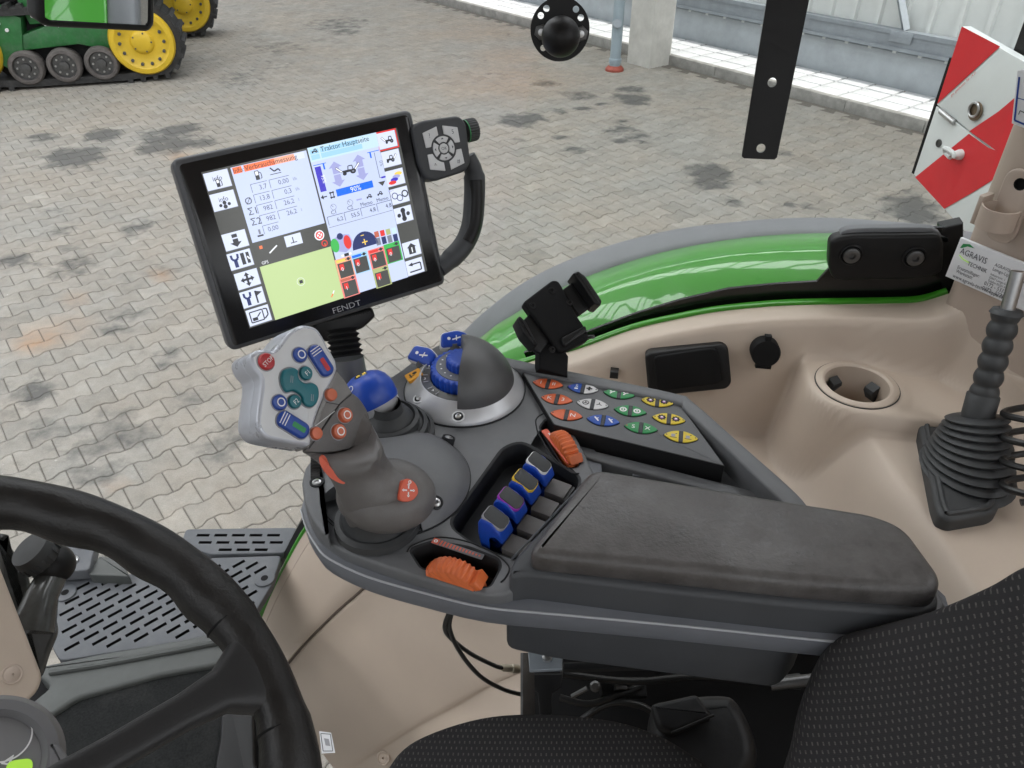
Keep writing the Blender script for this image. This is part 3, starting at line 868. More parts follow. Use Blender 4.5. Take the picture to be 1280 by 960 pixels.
# trim shelf behind the armrest as one moulded height surface
LF = Fr((0, 0, 0), -FWD, LAT)                                     # u rearward, v lateral
cup = atz(1071, 481, 2.115); cu, cv = cup.dot(-FWD), cup.dot(LAT)
boot = atz(1200, 590, 2.085); bu, bv = boot.dot(-FWD), boot.dot(LAT)
aru = [(p.dot(-FWD), p.z) for p in arch]
_az = {}
def arch_z(u):
    if u in _az: return _az[u]
    _az[u] = arch_z0(u); return _az[u]
def arch_z0(u):
    best = min(range(len(aru) - 1), key=lambda k: abs((aru[k][0] + aru[k + 1][0]) / 2 - u))
    (u0, z0), (u1, z1) = aru[best], aru[best + 1]
    t = (u - u0) / (u1 - u0 + 1e-9); return z0 + (z1 - z0) * max(-2, min(2, t))
def smax(a, b, k): 
    h = max(0, min(1, .5 + .5 * (a - b) / k)); return b + (a - b) * h + k * h * (1 - h)
def shelf_z(u, v):
    top = arch_z(u) - .002
    fl = 1.955 + .02 * sstep(.25, .6, u)
    # platform carrying the hand lever
    pf = 1.95 + .135 * sstep(bu - .19, bu - .085, u + .25 * (v - bv)) - .0 * v
    z = smax(fl, pf, .05)
    # cup tower
    d = math.hypot(u - cu, (v - cv)); dq = math.hypot(max(cu - u, 0), max(cv - v, 0)); tw = 1.90 + .212 * (1 - sstep(.068, .112, dq))
    z = smax(z, tw, .030)
    # outer wall up to the arch
    w = 1.90 + (top - 1.90) * sstep(1.035, 1.105, v + .03 * sstep(.3, .62, u))
    z = smax(z, w, .030)
    # right hand end rises to the pillar foot
    q = LF.pt(u, v, 0) - PO0; sd = q.dot(PN0); al = q.dot(PE0)
    e = 1.9 + .34 * (1 - sstep(-.01, .09, sd)) * sstep(-.10, .02, al); z = smax(z, e, .04)
    z += (2.115 - z) * (1 - sstep(.066, .082, d))
    return min(z, top + .012 * sstep(1.145, 1.06, v)) if v > 1.05 else z
us = [-.22 + .005 * i for i in range(236)]; vs_ = [.40 + .0065 * i for i in range(85)] + [.9525 + .0055 * i for i in range(36)]
b = MB(); pts = []; fs = []; nv = len(vs_)
for u in us:
    for v in vs_: pts.append(LF.pt(u, v, shelf_z(u, v)))
    # nothing lower: sheet
for i in range(len(us) - 1):
    for j in range(nv - 1):
        uc = (us[i] + us[i + 1]) / 2; vc = (vs_[j] + vs_[j + 1]) / 2
        if math.hypot(uc - cu, vc - cv) < .050: continue
        if vc < .667 and uc < .38: continue
        fs.append([i * nv + j, i * nv + j + 1, (i + 1) * nv + j + 1, (i + 1) * nv + j])
b.add(pts, fs, M['beige']); b.build('moulded_shelf', trim, ang=180)
# cup holder
cf = Fr(cup, -FWD, LAT)
cz = 0.0
b = MB(); b.lathe(cf, [(.0600, cz - .006), (.0598, cz + .0022), (.0575, cz + .0040), (.050, cz + .0045), (.0465, cz + .002), (.0455, cz - .01), (.0435, cz - .09), (.02, cz - .095), (0, cz - .095)], M['beige'], 56); ch = b.build('cup_holder', trim)
b = MB(); b.lathe(cf, [(.0612, cz - .004), (.0612, cz + .0012), (.0598, cz + .0012), (.0598, cz - .004)], M['grip_dark'], 56); b.build('shadow_gap', ch)
for a in (35, 128, 215, 305):
    f = cf.sub(.043 * math.cos(R(a)), .043 * math.sin(R(a)), cz - .028, R(a) + PI)
    b = MB(); b.prism(Fr(f.o, f.ex, f.ez), [(0, .016), (0, -.01), (.004, -.012), (.013, .004), (.012, .010)], -.009, .009, M['grip_dark'], .0015); b.build('gripper', ch)
# storage flap and socket on the wall
WLL = 1.068
def wallf(px, py, nu=.35, lat=WLL):
    o = atlat(px, py, lat); n = (-LAT + V((0, 0, nu))).normalized(); return Fr(o, -FWD, n.cross(-FWD))
f = wallf(860, 459, .28)
fpz = rounded(f.px([(806, 444), (812, 440), (902, 429), (910, 434), (914, 478), (908, 485), (820, 494), (810, 487)]), .008, 4)
b = MB(); b.prism(f, fpz, -.03, .006, M['black'], .004, 3); fl = b.build('storage_flap', trim)
fpz = rounded(f.px([(817, 447), (822, 444), (890, 434), (898, 438), (903, 474), (897, 479), (826, 488), (820, 483)], .006), .006, 4)
b = MB(); b.prism(f, fpz, .006, .012, M['matt_black'], .003, 3); b.build('flap_panel', fl)
f = wallf(957, 441, .25)
b = MB(); b.lathe(f, [(.0225, -.03), (.0225, .004), (.021, .0065), (.012, .0075), (0, .0078)], M['matt_black'], 32); b.box(f, -.005, .005, .018, .029, -.01, .006, M['matt_black'], .002); b.box(f, -.012, .012, -.026, -.017, -.01, .005, M['matt_black'], .002); b.build('socket_cap', trim)
f = wallf(767, 467, .25)
b = MB(); b.box(f, -.006, .008, -.008, .004, -.03, .004, M['black'], .002); b.build('rubber_stop', trim)

# front cover below the console
rowsP = [
    [(300, 830, 1.145), (322, 785, 1.145), (338, 746, 1.145), (360, 702, 1.145), (385, 660, 1.145), (440, 590, 1.145)],
    [(312, 850, 1.10), (336, 800, 1.10), (356, 760, 1.10), (382, 716, 1.10), (410, 680, 1.10), (470, 620, 1.10)],
    [(352, 835, 1.04), (376, 806, 1.04), (398, 783, 1.04), (425, 757, 1.04), (455, 731, 1.04), (520, 670, 1.04)],
    [(356, 840, 1.038), (380, 811, 1.038), (402, 788, 1.038), (429, 762, 1.038), (459, 736, 1.038), (524, 675, 1.038)],
    [(368, 850, 1.022), (395, 822, 1.02), (425, 797, 1.02), (455, 773, 1.02), (490, 745, 1.02), (560, 690, 1.02)],
    [(375, 880, .985), (410, 855, .98), (450, 828, .98), (490, 800, .98), (530, 775, .98), (610, 720, .98)],
    [(385, 915, .945), (420, 895, .94), (465, 870, .94), (515, 840, .94), (565, 812, .94), (660, 770, .94)],
    [(420, 964, .900), (459, 938, .897), (507, 908, .895), (562, 878, .895), (618, 848, .895), (713, 811, .895)],
    [(430, 972, .90), (468, 946, .895), (515, 916, .89), (570, 886, .89), (625, 855, .89), (720, 818, .89)],
    [(470, 1000, .87), (510, 965, .86), (560, 930, .85), (610, 902, .85), (665, 875, .85), (760, 840, .85)],
    [(520, 1080, .80), (570, 1030, .78), (620, 985, .76), (670, 950, .76), (730, 920, .76), (830, 890, .76)]]
cols = [spline([atlat(*q) for q in rw], 5) for rw in rowsP]
ctrl = [[cols[k][i] for k in range(len(cols))] for i in range(len(cols[0]))]
rows = []
for cl in ctrl:
    a = spline(cl[:3], 3)[:-1] + [cl[2], cl[2].lerp(cl[3], .5) + V((0.0, .004, -.006)), cl[3]] + spline(cl[3:], 4)[1:]
    rows.append(a)
b = MB(); b.grid(rows, M['beige']); b.build('front_cover', trim, ang=60)
b = MB(); b.tube([cols[2][i].lerp(cols[3][i], .5) + V((0, .002, -.001)) for i in range(len(cols[2]))], .0030, M['groove_shade'], 8); b.build('cover_groove_shade', trim)  # dark tube laid along the crease to paint its shade
b = MB(); b.tube([cols[0][i].lerp(cols[1][i], .38) - LAT * .001 for i in range(len(cols[0]))], .0016, M['beige_dark'], 6); b.build('cover_edge_line', trim)
P = atlat(480, 947, .885); f = axis_frame(P + V((0, -.004, .006)), V((-.2, -.55, .8)))
b = MB(); b.lathe(f, [(.017, -.004), (.016, .004), (.013, .005), (.011, .002), (.003, .003), (.002, -.002), (0, -.002)], M['beige'], 24); b.build('screw_cap', trim)
f = facing(408, 928, 1.30, -.1, .35, R(-4))
b = MB(); q = f.px([(399, 914), (414, 916), (419, 941), (402, 942)]); b.prism(f, q, -.0005, .0006, M['label'])
b.strip(f, f.px([(401, 917), (413, 918), (416, 939), (404, 939), (401, 917)]), .0012, M['label_ink'], .001)
b.poly(f, f.px([(405, 923), (411, 924), (413, 933), (407, 932)]), M['grey_print'], .0012); b.build('book_label', trim)

# cab pillar at the right
PH = R(58); pe = V((math.cos(PH), -math.sin(PH), 0)); pn = V((-math.sin(PH), -math.cos(PH), 0))
PO = atlat(1180, 380, 1.12); PO.z = 0
pf = Fr(PO, pe, V((0, 0, 1)))                                       # u along face (rightwards), v up, w towards us
pil = thing('cab_pillar', V((PO.x, PO.y, 2.1)), 'beige plastic clad cab pillar at the right with stickers and clip', 'cab pillar')
cs = Fr(PO, pe, pn)                                                 # horizontal section
sec = [(0, 0), (.02, .012), (.30, .03), (.34, -.1), (.0, -.14), (-.012, -.05)]
sec = rounded(sec, .012, 4)
b = MB(); cx = Fr(V((PO.x, PO.y, 0)), pe, -pn)
b.prism(Fr(V((PO.x, PO.y, 0)), pe, (-pn.x, -pn.y, 0)), [(a, -c) for a, c in sec], 2.17, 3.5, M['beige_dark'], .004); b.build('pillar_cover', pil)
# foot flare
b = MB(); b.prism(Fr(V((PO.x, PO.y, 0)), pe, (-pn.x, -pn.y, 0)), [(a, -c) for a, c in rounded([(-.003, .002), (.02, .0145), (.30, .0325), (.345, -.1), (.0, -.145), (-.015, -.055)], .012, 4)], 1.80, 2.172, M['beige'], .012, 4); b.build('pillar_foot', pil)
# service sticker
sf = Fr(PO + pn * .0165, pe, V((0, 0, 1)))
def spx(a, c, w=.02): return sf.hit(a, c, w)
cor = sf.px([(1201, 297), (1290, 333), (1288, 392), (1182, 345)], .014)
b = MB(); W0 = .0150; b.prism(sf, cor, .010, W0, M['label'], .0008)
c0, c1, c2, c3 = [V(q).to_2d() for q in cor]
exs = (c1 - c0); eys = (c3 - c0); ang = math.atan2(exs.y, exs.x)
def S2(u, v): return tuple(c0 + exs * u + eys * v)
def stx(t, u, v, h, m=M['label_ink'], sx=.9): b.text(sf, t, *S2(u, v), h, m, W0 + .0006, 'l', sx * .88, ang)
hh = eys.length
stx('AGRAVIS', .07, .34, hh * .15, sx=.88); stx('TECHNIK', .23, .53, hh * .10)
b.poly(sf, [S2(*q) for q in ((.05, .22), (.07, .10), (.16, .05), (.24, .10), (.14, .12), (.08, .2))], M['key_green'], W0 + .0008)
b.strip(sf, [S2(*q) for q in ((.08, .38), (.14, .44), (.24, .46))], hh * .02, M['lime'], W0 + .0008)
stx('AGRAVIS Technik', .57, .30, hh * .08); stx('Lemgo-Lippe GmbH', .57, .41, hh * .08)
stx('Industriestr. 1', .57, .53, hh * .055); stx('32657 Lemgo-Entrup', .57, .61, hh * .055); stx('Telefon 05261-9', .57, .69, hh * .055)
stx('Ersatzteillager:', .12, .70, hh * .085); stx('0172 - 5337962', .54, .80, hh * .095); stx('Werkstatt:', .12, .80, hh * .085); stx('0172 - 5271463', .54, .92, hh * .095)
stx('www.agravis-technik-lippe.de', .10, .94, hh * .095)
b.build('service_sticker', pil)
q = sf.px([(1272, 88), (1300, 84), (1300, 168), (1265, 154)], .014)
b = MB(); b.prism(sf, q, .010, W0, M['label'], .0005)
b.strip(sf, sf.px([(1275, 96), (1269, 150), (1300, 163)], .014), .0022, M['blue_btn'], W0 + .0006); b.strip(sf, sf.px([(1272, 122), (1300, 130)], .014), .001, M['blue_btn'], W0 + .0006)
b.strip(sf, sf.px([(1274, 143), (1276, 138), (1284, 142)], .014), .001, M['label_ink'], W0 + .0006); b.build('notice_sticker', pil)
# ring clip
u, v = sf.hit(1268, 245, .012); f = sf.sub(u, v, .008)
b = MB(); tabp = rounded(rect(-.020, .020, -.065, .035), .019, 6)
b.prism(f, tabp, 0, .006, M['beige_dark'], .002, holes=[(disc(0.002, .017, .0072, 16), .005, M['matt_black'], .001)])
rf = Fr(f.pt(-.002, -.026, .022), f.ex, f.ez)
b.lathe(Fr(f.pt(-.002, -.040, .022), f.ex, (f.ez)), [(.0235, 0), (.0235, -.028), (.021, -.028), (.021, 0), (.0235, 0)], M['beige_dark'], 40, R(-200) + PI, R(60) + PI)
b.box(f, -.031, -.024, -.044, -.004, .004, .030, M['beige_dark'], .002); b.build('ring_clip', pil)

# hand lever with pleated boot
lev = thing('hand_lever', boot, 'black ribbed hand lever with pleated rubber boot beside the pillar', 'lever')
bf = Fr(boot + V((0, 0, .012)), -FWD, LAT)
bp = rounded(bf.px([(1143, 516), (1150, 511), (1200, 506), (1215, 512), (1249, 610), (1247, 640), (1238, 647), (1186, 656), (1172, 650), (1166, 635)]), .012, 4)
b = MB(); b.prism(bf, bp, -.05, .008, M['grip_dark'], .006, 3)
b.tube([bf.pt(a, c, .008) for a, c in offset(ccw(bp), .010)], .004, M['grip_dark'], 8, closed=True); b.build('boot_plate', lev)
top = atd(1226, 432, 1.02); base = atz(1206, 600, boot.z + .02)
tl = atd(1222, 520, 1.035)
b = MB(); rings = []
K = 10; N = 36
c_lo = atz(1208, 592, boot.z + .012); ax = (top - tl).normalized()
for k in range(K * 4 + 1):
    t = k / (K * 4); 
    c = c_lo.lerp(tl, t)
    nn = V((0, 0, 1)).lerp(ax, min(1, t * 1.0)).normalized()
    f = axis_frame(c, nn, -FWD)
    ph = (k % 4); r = (.056 - .022 * t) + (.0035 if ph == 2 else (-.003 if ph == 0 else .0012))
    rings.append([f.pt(r * 1.0 * math.cos(2 * PI * i / N), r * (1.25 - .25 * t) * math.sin(2 * PI * i / N)) for i in range(N)])
b.loft(rings, M['grip_dark']); b.build('pleated_boot', lev, ang=75)
b = MB(); f0 = tl; hp0 = atd(1258, 392, .985); axg = (hp0 - f0).normalized(); Lg = (hp0 - f0).length
gf2 = axis_frame(f0, axg)
prof = [(.0200, -.005), (.0200, .03), (.0175, .032)]
nb = 5; s0 = .034; pr = []
for k in range(nb * 8 + 1):
    x = k / (nb * 8); w = s0 + (Lg - s0) * x; r = .0142 + .0036 * abs(math.cos(PI * x * nb)) ** .8 - .0015 * (1 - x) * 0
    pr.append((r, w))
b.lathe(gf2, prof + pr + [(.02, Lg), (.017, Lg + .006), (0, Lg + .006)], M['grip_dark'], 32); b.build('ribbed_grip', lev, ang=70)
b = MB(); b.lathe(gf2, [(.0085, Lg), (.0085, Lg + .055), (.0, Lg + .055)], M['chrome'], 20); b.build('lever_rod', lev)
# coiled black cable at the right edge
b = MB(); c0 = atd(1284, 505, 1.0); c1 = atd(1284, 632, .95); pts = []
for k in range(121):
    t = k / 120; a = t * 2 * PI * 4.2; p = c0.lerp(c1, t) + CR * (.026 * math.cos(a)) + CF * (.026 * math.sin(a)); pts.append(p)
b.tube(pts, .0045, M['cable'], 8)
b.build('coiled_cable', None, 'black coiled cable hanging at the right edge behind the hand lever', 'cable')

# warning board, red and white, mounted behind the mudguard
SPH = R(80); se = V((math.cos(SPH), -math.sin(SPH), 0)); so = atd(1142, 218, 2.1)
wb = Fr(so, se, V((0, 0, 1)))
board = thing('warning_board', so, 'red and white striped reflective warning board behind the mudguard', 'sign')
def wpx(l): return wb.px(l)
HL = [(1168, 127), (1290, 222)]
tlc = wb.hit(1203, 33); blc = wb.hit(1142, 218)
hA = wb.hit(1171, 131); hB = wb.hit(1236, 183)
hd = (V(hB) - V(hA)).normalized()
hE = tuple(V(hA) + hd * .62)
topd = (V(wb.hit(1268, 70)) - V(tlc)).normalized(); tE = tuple(V(tlc) + topd * .62)
botc = wb.hit(1181, 262); botd = (V(botc) - V(blc)).normalized(); bE = tuple(V(blc) + botd * .75)
b = MB(); b.prism(wb, [hA, hE, tE, tlc], -.022, 0, M['white_paint'], .002)
b.poly(wb, [tlc, wb.hit(1251, 58), wb.hit(1172, 130)], M['red_paint'], .0015); b.poly(wb, [wb.hit(1249, 139), wb.hit(1300, 96), wb.hit(1300, 230), wb.hit(1236, 181), wb.hit(1212, 164)], M['red_paint'], .0012)
b.text(wb, 'ges. geschuetzt  Nr. 14 01', *wb.hit(1190, 121), .007, M['orange_print'], .0022, 'l', .9, math.atan2(*(V(wb.hit(1227, 86)) - V(wb.hit(1190, 121))).to_tuple()[::-1]))
b.build('upper_panel', board)
g2 = V((hd.y, -hd.x)) * .004
b = MB(); b.prism(wb, [blc, bE, tuple(V(hE) + g2), tuple(V(hA) + g2)], -.022, 0, M['white_paint'], .002)
b.poly(wb, wpx([(1144.5, 221.5), (1181, 261), (1219, 239), (1280, 201), (1236, 184.5), (1212, 167)]), M['red_paint'], .0015); b.build('lower_panel', board)
b = MB(); e1 = V(tlc); 
b.prism(wb, [tuple(V(blc) + V((-.012, 0))), tuple(V(blc) + V((.001, 0))), tuple(V(blc).lerp(e1, .8) + V((.001, 0))), tuple(V(blc).lerp(e1, .8) + V((-.012, 0)))], -.03, -.001, M['matt_black'], .001); b.build('edge_strip', board)
f = wb.sub(*wb.hit(1186, 146), .004, math.atan2(hd.y, hd.x)); b = MB(); b.tube([f.pt(-.03, 0), f.pt(.03, 0)], .007, M['chrome'], 12); b.build('hinge_barrel', board)
f = wb.sub(*wb.hit(1221, 139), .002); b = MB(); b.lathe(f, [(.022, 0), (.022, .004), (.014, .006), (.014, .003), (0, .003)], M['brown'], 20); b.tube([f.pt(.016 * math.cos(2 * PI * k / 20), .004 + .016 * math.sin(2 * PI * k / 20), .008) for k in range(20)], .003, M['chrome'], 8, closed=True); b.build('latch_ring', board)
f = wb.sub(*wb.hit(1202, 193), .002); b = MB(); b.lathe(f, [(.013, 0), (.013, .006), (.008, .02), (0, .022)], M['white_paint'], 14); b.tube([f.pt(.0, 0, .015), f.pt(-.025, .006, .02), f.pt(-.045, .002, .015), f.pt(-.04, -.01, .01), f.pt(-.015, -.012, .014)], .006, M['white_paint'], 8); b.build('pull_knob', board)
f = wb.sub(*wb.hit(1174, 179), .0); b = MB(); b.lathe(f, [(.010, 0), (.010, .003), (.006, .0035), (.006, .002), (0, .002)], M['darksteel'], 16); b.build('board_rivet', board)
# post that carries the board
b = MB(); f = Fr(wb.pt(.18, -.02, -.05), se, wb.ez); b.box(f, -.02, .02, -.02, .02, -.9, .3, M['black'], .004); b.build('board_post', board)

# ================================================================== CAB FLOOR, STEP, DASH
ZF = 1.42
floor = thing('cab_floor', atz(200, 880, ZF), None, None, kind='structure')
ff = flat(ZF)
b = MB(); mp = rounded(ff.px([(70, 866), (150, 851), (292, 822), (300, 850), (300, 965), (330, 1030), (330, 1150), (-200, 1150), (-120, 960), (40, 905)]), .02, 4)
b.prism(ff, mp, -.03, .0, M['carpet'], .004); b.build('floor_mat', floor)
b = MB(); mid_ = rounded(ff.px([(279, 860), (304, 846), (318, 880), (320, 960), (350, 1010), (350, 1150), (292, 1150), (270, 960), (276, 930)]), .01, 4)
b.prism(ff, mid_, -.03, .012, M['black'], .006); b.build('mat_border', floor)
fb = flat(ZF - .03)
b = MB(); b.prism(fb, fb.px([(-140, 800), (40, 850), (130, 838), (300, 800), (345, 860), (420, 1200), (-300, 1250)]), -.03, 0, M['matt_black']); b.build('floor_pan', floor)
b = MB(); sp_ = ff.px([(45, 838), (120, 822), (230, 803), (300, 788), (322, 800), (300, 830), (200, 848), (100, 876), (40, 915), (20, 900), (66, 862), (50, 848)])
b.prism(ff, rounded(sp_, .012, 3), -.06, .012, M['sill'], .008, 3); b.build('door_sill', floor)
b = MB(); b.tube([ff.pt(*ff.hit(a, c), .016) for a, c in ((66, 846), (130, 836), (230, 817), (300, 803))], .007, M['sill'], 8); b.build('sill_ridge', floor)

ZS = 1.36
sf2 = flat(ZS)
step = thing('door_step', atz(200, 760, ZS), 'grey slotted plastic step plate outside the cab door', 'step')
def uvline(fr, a, c): return V(fr.hit(*a)), V(fr.hit(*c))
def slotted(outline, rows_, name, slotw=.0075):
    poly = rounded(sf2.px(outline), .012, 3); holes = []
    from mathutils.geometry import intersect_point_tri_2d
    def inside(p, pl):
        c = False; n = len(pl)
        for i in range(n):
            (x1, y1), (x2, y2) = pl[i], pl[i - 1]
            if (y1 > p[1]) != (y2 > p[1]) and p[0] < (x2 - x1) * (p[1] - y1) / (y2 - y1) + x1: c = not c
        return c
    inn = offset(ccw(poly), .006)
    for q in rows_:
        a, d, w, ln = q
        dd = V(d).normalized(); nn = V((-dd.y, dd.x)) * w
        sl = [tuple(V(a) + nn), tuple(V(a) - nn), tuple(V(a) + dd * ln - nn), tuple(V(a) + dd * ln + nn)]
        if all(inside(p, inn) for p in sl): holes.append((sl, .012, M['matt_black'], 0))
    b = MB(); b.prism(sf2, poly, -.02, 0, M['step'], .003, holes=holes); return b.build(name, step)
# lattice of the big plate read from the photograph
o0 = V(sf2.hit(98, 757)); e1 = V(sf2.hit(121, 745)) - o0; e2 = (V(sf2.hit(100, 769)) - o0) * .86
rows_ = []
bad = [V(sf2.hit(82, 742)), V(sf2.hit(331, 724))]
for i in range(-8, 16):
    for j in range(-16, 18):
        a = o0 + e1 * (i + .35 * (j % 2)) + e2 * j
        if min((a + e1 * .4 - q).length for q in bad) < .03: continue
        rows_.append((tuple(a), tuple(e1), .0042, e1.length * .76))
big = [(66, 812), (60, 770), (64, 742), (76, 715), (100, 714), (160, 717), (240, 714), (262, 697), (352, 694), (340, 730), (322, 760), (310, 788), (250, 799), (150, 814), (75, 826)]
slotted(big, rows_, 'slotted_plate')
for a, c in ((82, 742), (331, 724)):
    u, v = sf2.hit(a, c); b = MB(); b.lathe(sf2.sub(u, v), [(.024, 0), (.0235, .004), (.021, .005), (.008, .004), (.0075, -.006), (0, -.006)], M['step'], 28); bo = b.build('bolt_boss', step)
    b = MB(); b.lathe(sf2.sub(u, v), [(.0085, .0046), (.0, .0047)], M['matt_black'], 14); b.build('bolt_hole', bo)
o0 = V(sf2.hit(268, 669)); e1 = V(sf2.hit(290, 669)) - o0; e2 = V(sf2.hit(268, 678)) - o0
rows_ = [(tuple(o0 + e1 * (i + .12 * j) + e2 * j), tuple(e1), .0042, e1.length * .72) for i in range(-3, 8) for j in range(-1, 3)]
slotted([(232, 661), (372, 659), (356, 691), (262, 693), (226, 680)], rows_, 'slotted_strip')
# grey bracket with two bolts
bk = flat(1.40)
b = MB(); b.prism(bk, rounded(bk.px([(40, 668), (120, 676), (112, 712), (62, 716), (40, 700)]), .012, 4), -.03, 0, M['step'], .004)
br = b.build('step_bracket', None, 'grey bracket plate with two bolts beside the black ball knob', 'bracket')
for a, c in ((92, 701), (103, 681)):
    b = MB(); u, v = bk.hit(a, c); b.lathe(bk.sub(u, v), [(.012, 0), (.012, .005), (.0075, .008), (.006, .004), (0, .004)], M['chrome'], 18); 
    o = b.build('bolt', br)
b = MB(); b.prism(bk, rounded(bk.px([(122, 690), (150, 694), (160, 716), (108, 714)]), .006, 3), -.10, -.012, M['sill'], .004)
b.build('step_support', step)

# beige column trim at the far left, ball knob and smoked pillar
cf2 = facing(25, 780, 1.0, .5, .2)
cp = rounded(cf2.px([(-80, 500), (55, 846), (48, 866), (20, 888), (-120, 960)]), .010, 4)
dcol = thing('dash_side_trim', cf2.o - V((0, 0, .2)), 'beige dashboard side trim with a screw cap at the left edge', 'dash trim')
b = MB(); b.prism(cf2, cp, -.10, 0, M['beige'], .007, 4); b.build('trim_shell', dcol)
b = MB(); u, v = cf2.hit(15, 843); b.lathe(cf2.sub(u, v), [(.0125, 0), (.0125, .001), (.0115, .0016), (.0095, -.001 + .002), (.007, .0022), (.0016, .0026), (.0015, .0008), (0, .0008)], M['beige_dark'], 24); b.build('screw_cap', dcol)
b = MB(); f = facing(80, 770, 1.16, .5, .2)
b.prism(f, rounded(f.px([(0, 660), (22, 690), (40, 720), (43, 745), (70, 752), (77, 790), (66, 815), (56, 848), (-20, 840)]), .01, 4), -.06, 0, M['clear_grey'], .012, 4)
b.build('smoked_column_cover', None, 'dark smoked plastic column cover behind the beige dashboard trim', 'cover')
kb = thing('ball_joint_adjuster', atd(58, 700, 1.12), 'black ball joint knob with ribbed cap at the left', 'knob')
P0 = atd(64, 704, 1.13); P1 = atd(34, 684, 1.10); ax = (P1 - P0).normalized()
f = axis_frame(P0, ax)
b = MB(); b.lathe(f, [(0, -.03)] + [(.030 * math.sin(PI * k / 14), -.004 - .030 * math.cos(PI * k / 14)) for k in range(1, 12)] + [(.022, .02)], M['black'], 28); b.build('ball', kb)
b = MB(); b.lathe(f, [(.022, .012), (.030, .016), (.031, .03), (.028, .042), (0, .044)], M['grip_dark'], 28)
for k in range(18):
    a = 2 * PI * k / 18; b.box(f.sub(.030 * math.cos(a), .030 * math.sin(a), 0, a), -.002, .0025, -.002, .002, .017, .030, M['grip_dark'], .0006)
b.build('ribbed_cap', kb)
b = MB(); b.tube([atd(70, 712, 1.14), atd(52, 745, 1.10), atd(40, 790, 1.08)], [.02, .022, .03], M['clear_grey'], 16); b.build('knob_stem', kb)

# instrument behind the steering wheel
ip = facing(-15, 955, .60, .1, .35)
dash = thing('instrument_cluster', ip.o, 'round grey instrument with white dial arc and green indicator behind the wheel', 'instrument')
rr = (V(ip.hit(72, 925)) - V((0, 0))).length
b = MB(); b.lathe(ip, [(rr + .006, -.06), (rr + .006, -.004), (rr, .004), (rr - .008, .005), (rr - .012, -.003), (0, -.003)], M['dash'], 64); b.build('bezel', dash)
b = MB(); b.lathe(ip, [(rr - .012, -.0025), (0, -.0024)], M['dashface'], 64)
u, v = ip.hit(5, 921, -.0024); b.ring(ip, u, v, .0186, .0198, M['white'], -.0015, 48)
u, v = ip.hit(24, 960, -.0024); b.prism(ip.sub(u, v, 0, .3), rounded(rect(-.009, .009, -.006, .006), .006, 5), -.002, -.001, M['lime'])
b.text(ip, '4', *ip.hit(-2, 962, -.0024), .012, M['white'], -.001); b.build('dial_face', dash)
b = MB(); f = facing(80, 955, .62, .1, .35); b.prism(f, rounded(f.px([(60, 925), (75, 930), (108, 975), (100, 1000), (60, 1000)]), .004), -.03, 0, M['dash'], .003); b.build('cluster_corner', dash)

# steering wheel
sn = V((.558, -.175, 1)).normalized(); sc = V((-.292, .165, 2.407))
wf_ = axis_frame(sc, sn)
def ang_of(px, py):
    u, v = wf_.hit(px, py); return math.atan2(v, u)
wheel = thing('steering_wheel', sc, 'black leather rimmed steering wheel at the lower left', 'steering wheel')
aj = ang_of(330, 836)
b = MB(); rings = []; NN = 160
for k in range(NN):
    a = aj + 2 * PI * k / NN
    da = (a - aj + PI) % (2 * PI) - PI
    bump = .0
    r = .0168
    sc_ = abs(da); inner = 0
    if sc_ < .20: r = .0153 + .0015 * sstep(.14, .2, sc_)
    grip = .0016 * math.cos(sc_ * 22) * sstep(.22, .34, sc_) * (1 - sstep(1.0, 1.15, sc_)) + .002 * math.exp(-((sc_ - .36) / .1) ** 2)
    ring = []
    for i in range(20):
        t = 2 * PI * i / 20; c, s_ = math.cos(t), math.sin(t)
        rad = r * (1 + .06 * c) + grip * (1 if c < 0 else .15)
        ring.append(wf_.pt((.19 + rad * c) * math.cos(a), (.19 + rad * c) * math.sin(a), rad * 1.05 * s_))
    rings.append(ring)
b.loft(rings, M['leather_wheel'], loop=True); b.build('rim', wheel, ang=70)
for a in (aj - .21, aj + .21):
    b = MB(); b.tube([wf_.pt((.19 + .0160 * math.cos(t)) * math.cos(a), (.19 + .0160 * math.cos(t)) * math.sin(a), .0165 * math.sin(t)) for t in [2 * PI * k / 28 for k in range(28)]], .0009, M['matt_black'], 6, closed=True); b.build('rim_seam', wheel)
for k, (a0, wd) in enumerate(((aj, 1), (aj + 2.2, 1), (aj - 2.2, 1))):
    f = wf_.sub(0, 0, 0, a0); b = MB(); rings = []
    for t, hw, hh, z in ((.03, .015, .012, -.05), (.06, .012, .011, -.042), (.10, .0105, .010, -.026), (.14, .011, .010, -.011), (.162, .0135, .011, -.003), (.174, .022, .0135, 0), (.186, .032, .0135, 0)):
        ring = []
        for i in range(20):
            q = 2 * PI * i / 20; c, s_ = math.cos(q), math.sin(q)
            e = lambda x: math.copysign(abs(x) ** .6, x)
            ring.append(f.pt(t, hw * e(c), z + hh * e(s_)))
        rings.append(ring)
    b.loft(rings, M['spoke']); b.build('spoke', wheel)
b = MB(); b.lathe(wf_, [(.058, -.075), (.060, -.055), (.055, -.04), (.03, -.034), (0, -.033)], M['spoke'], 40); b.build('hub', wheel)

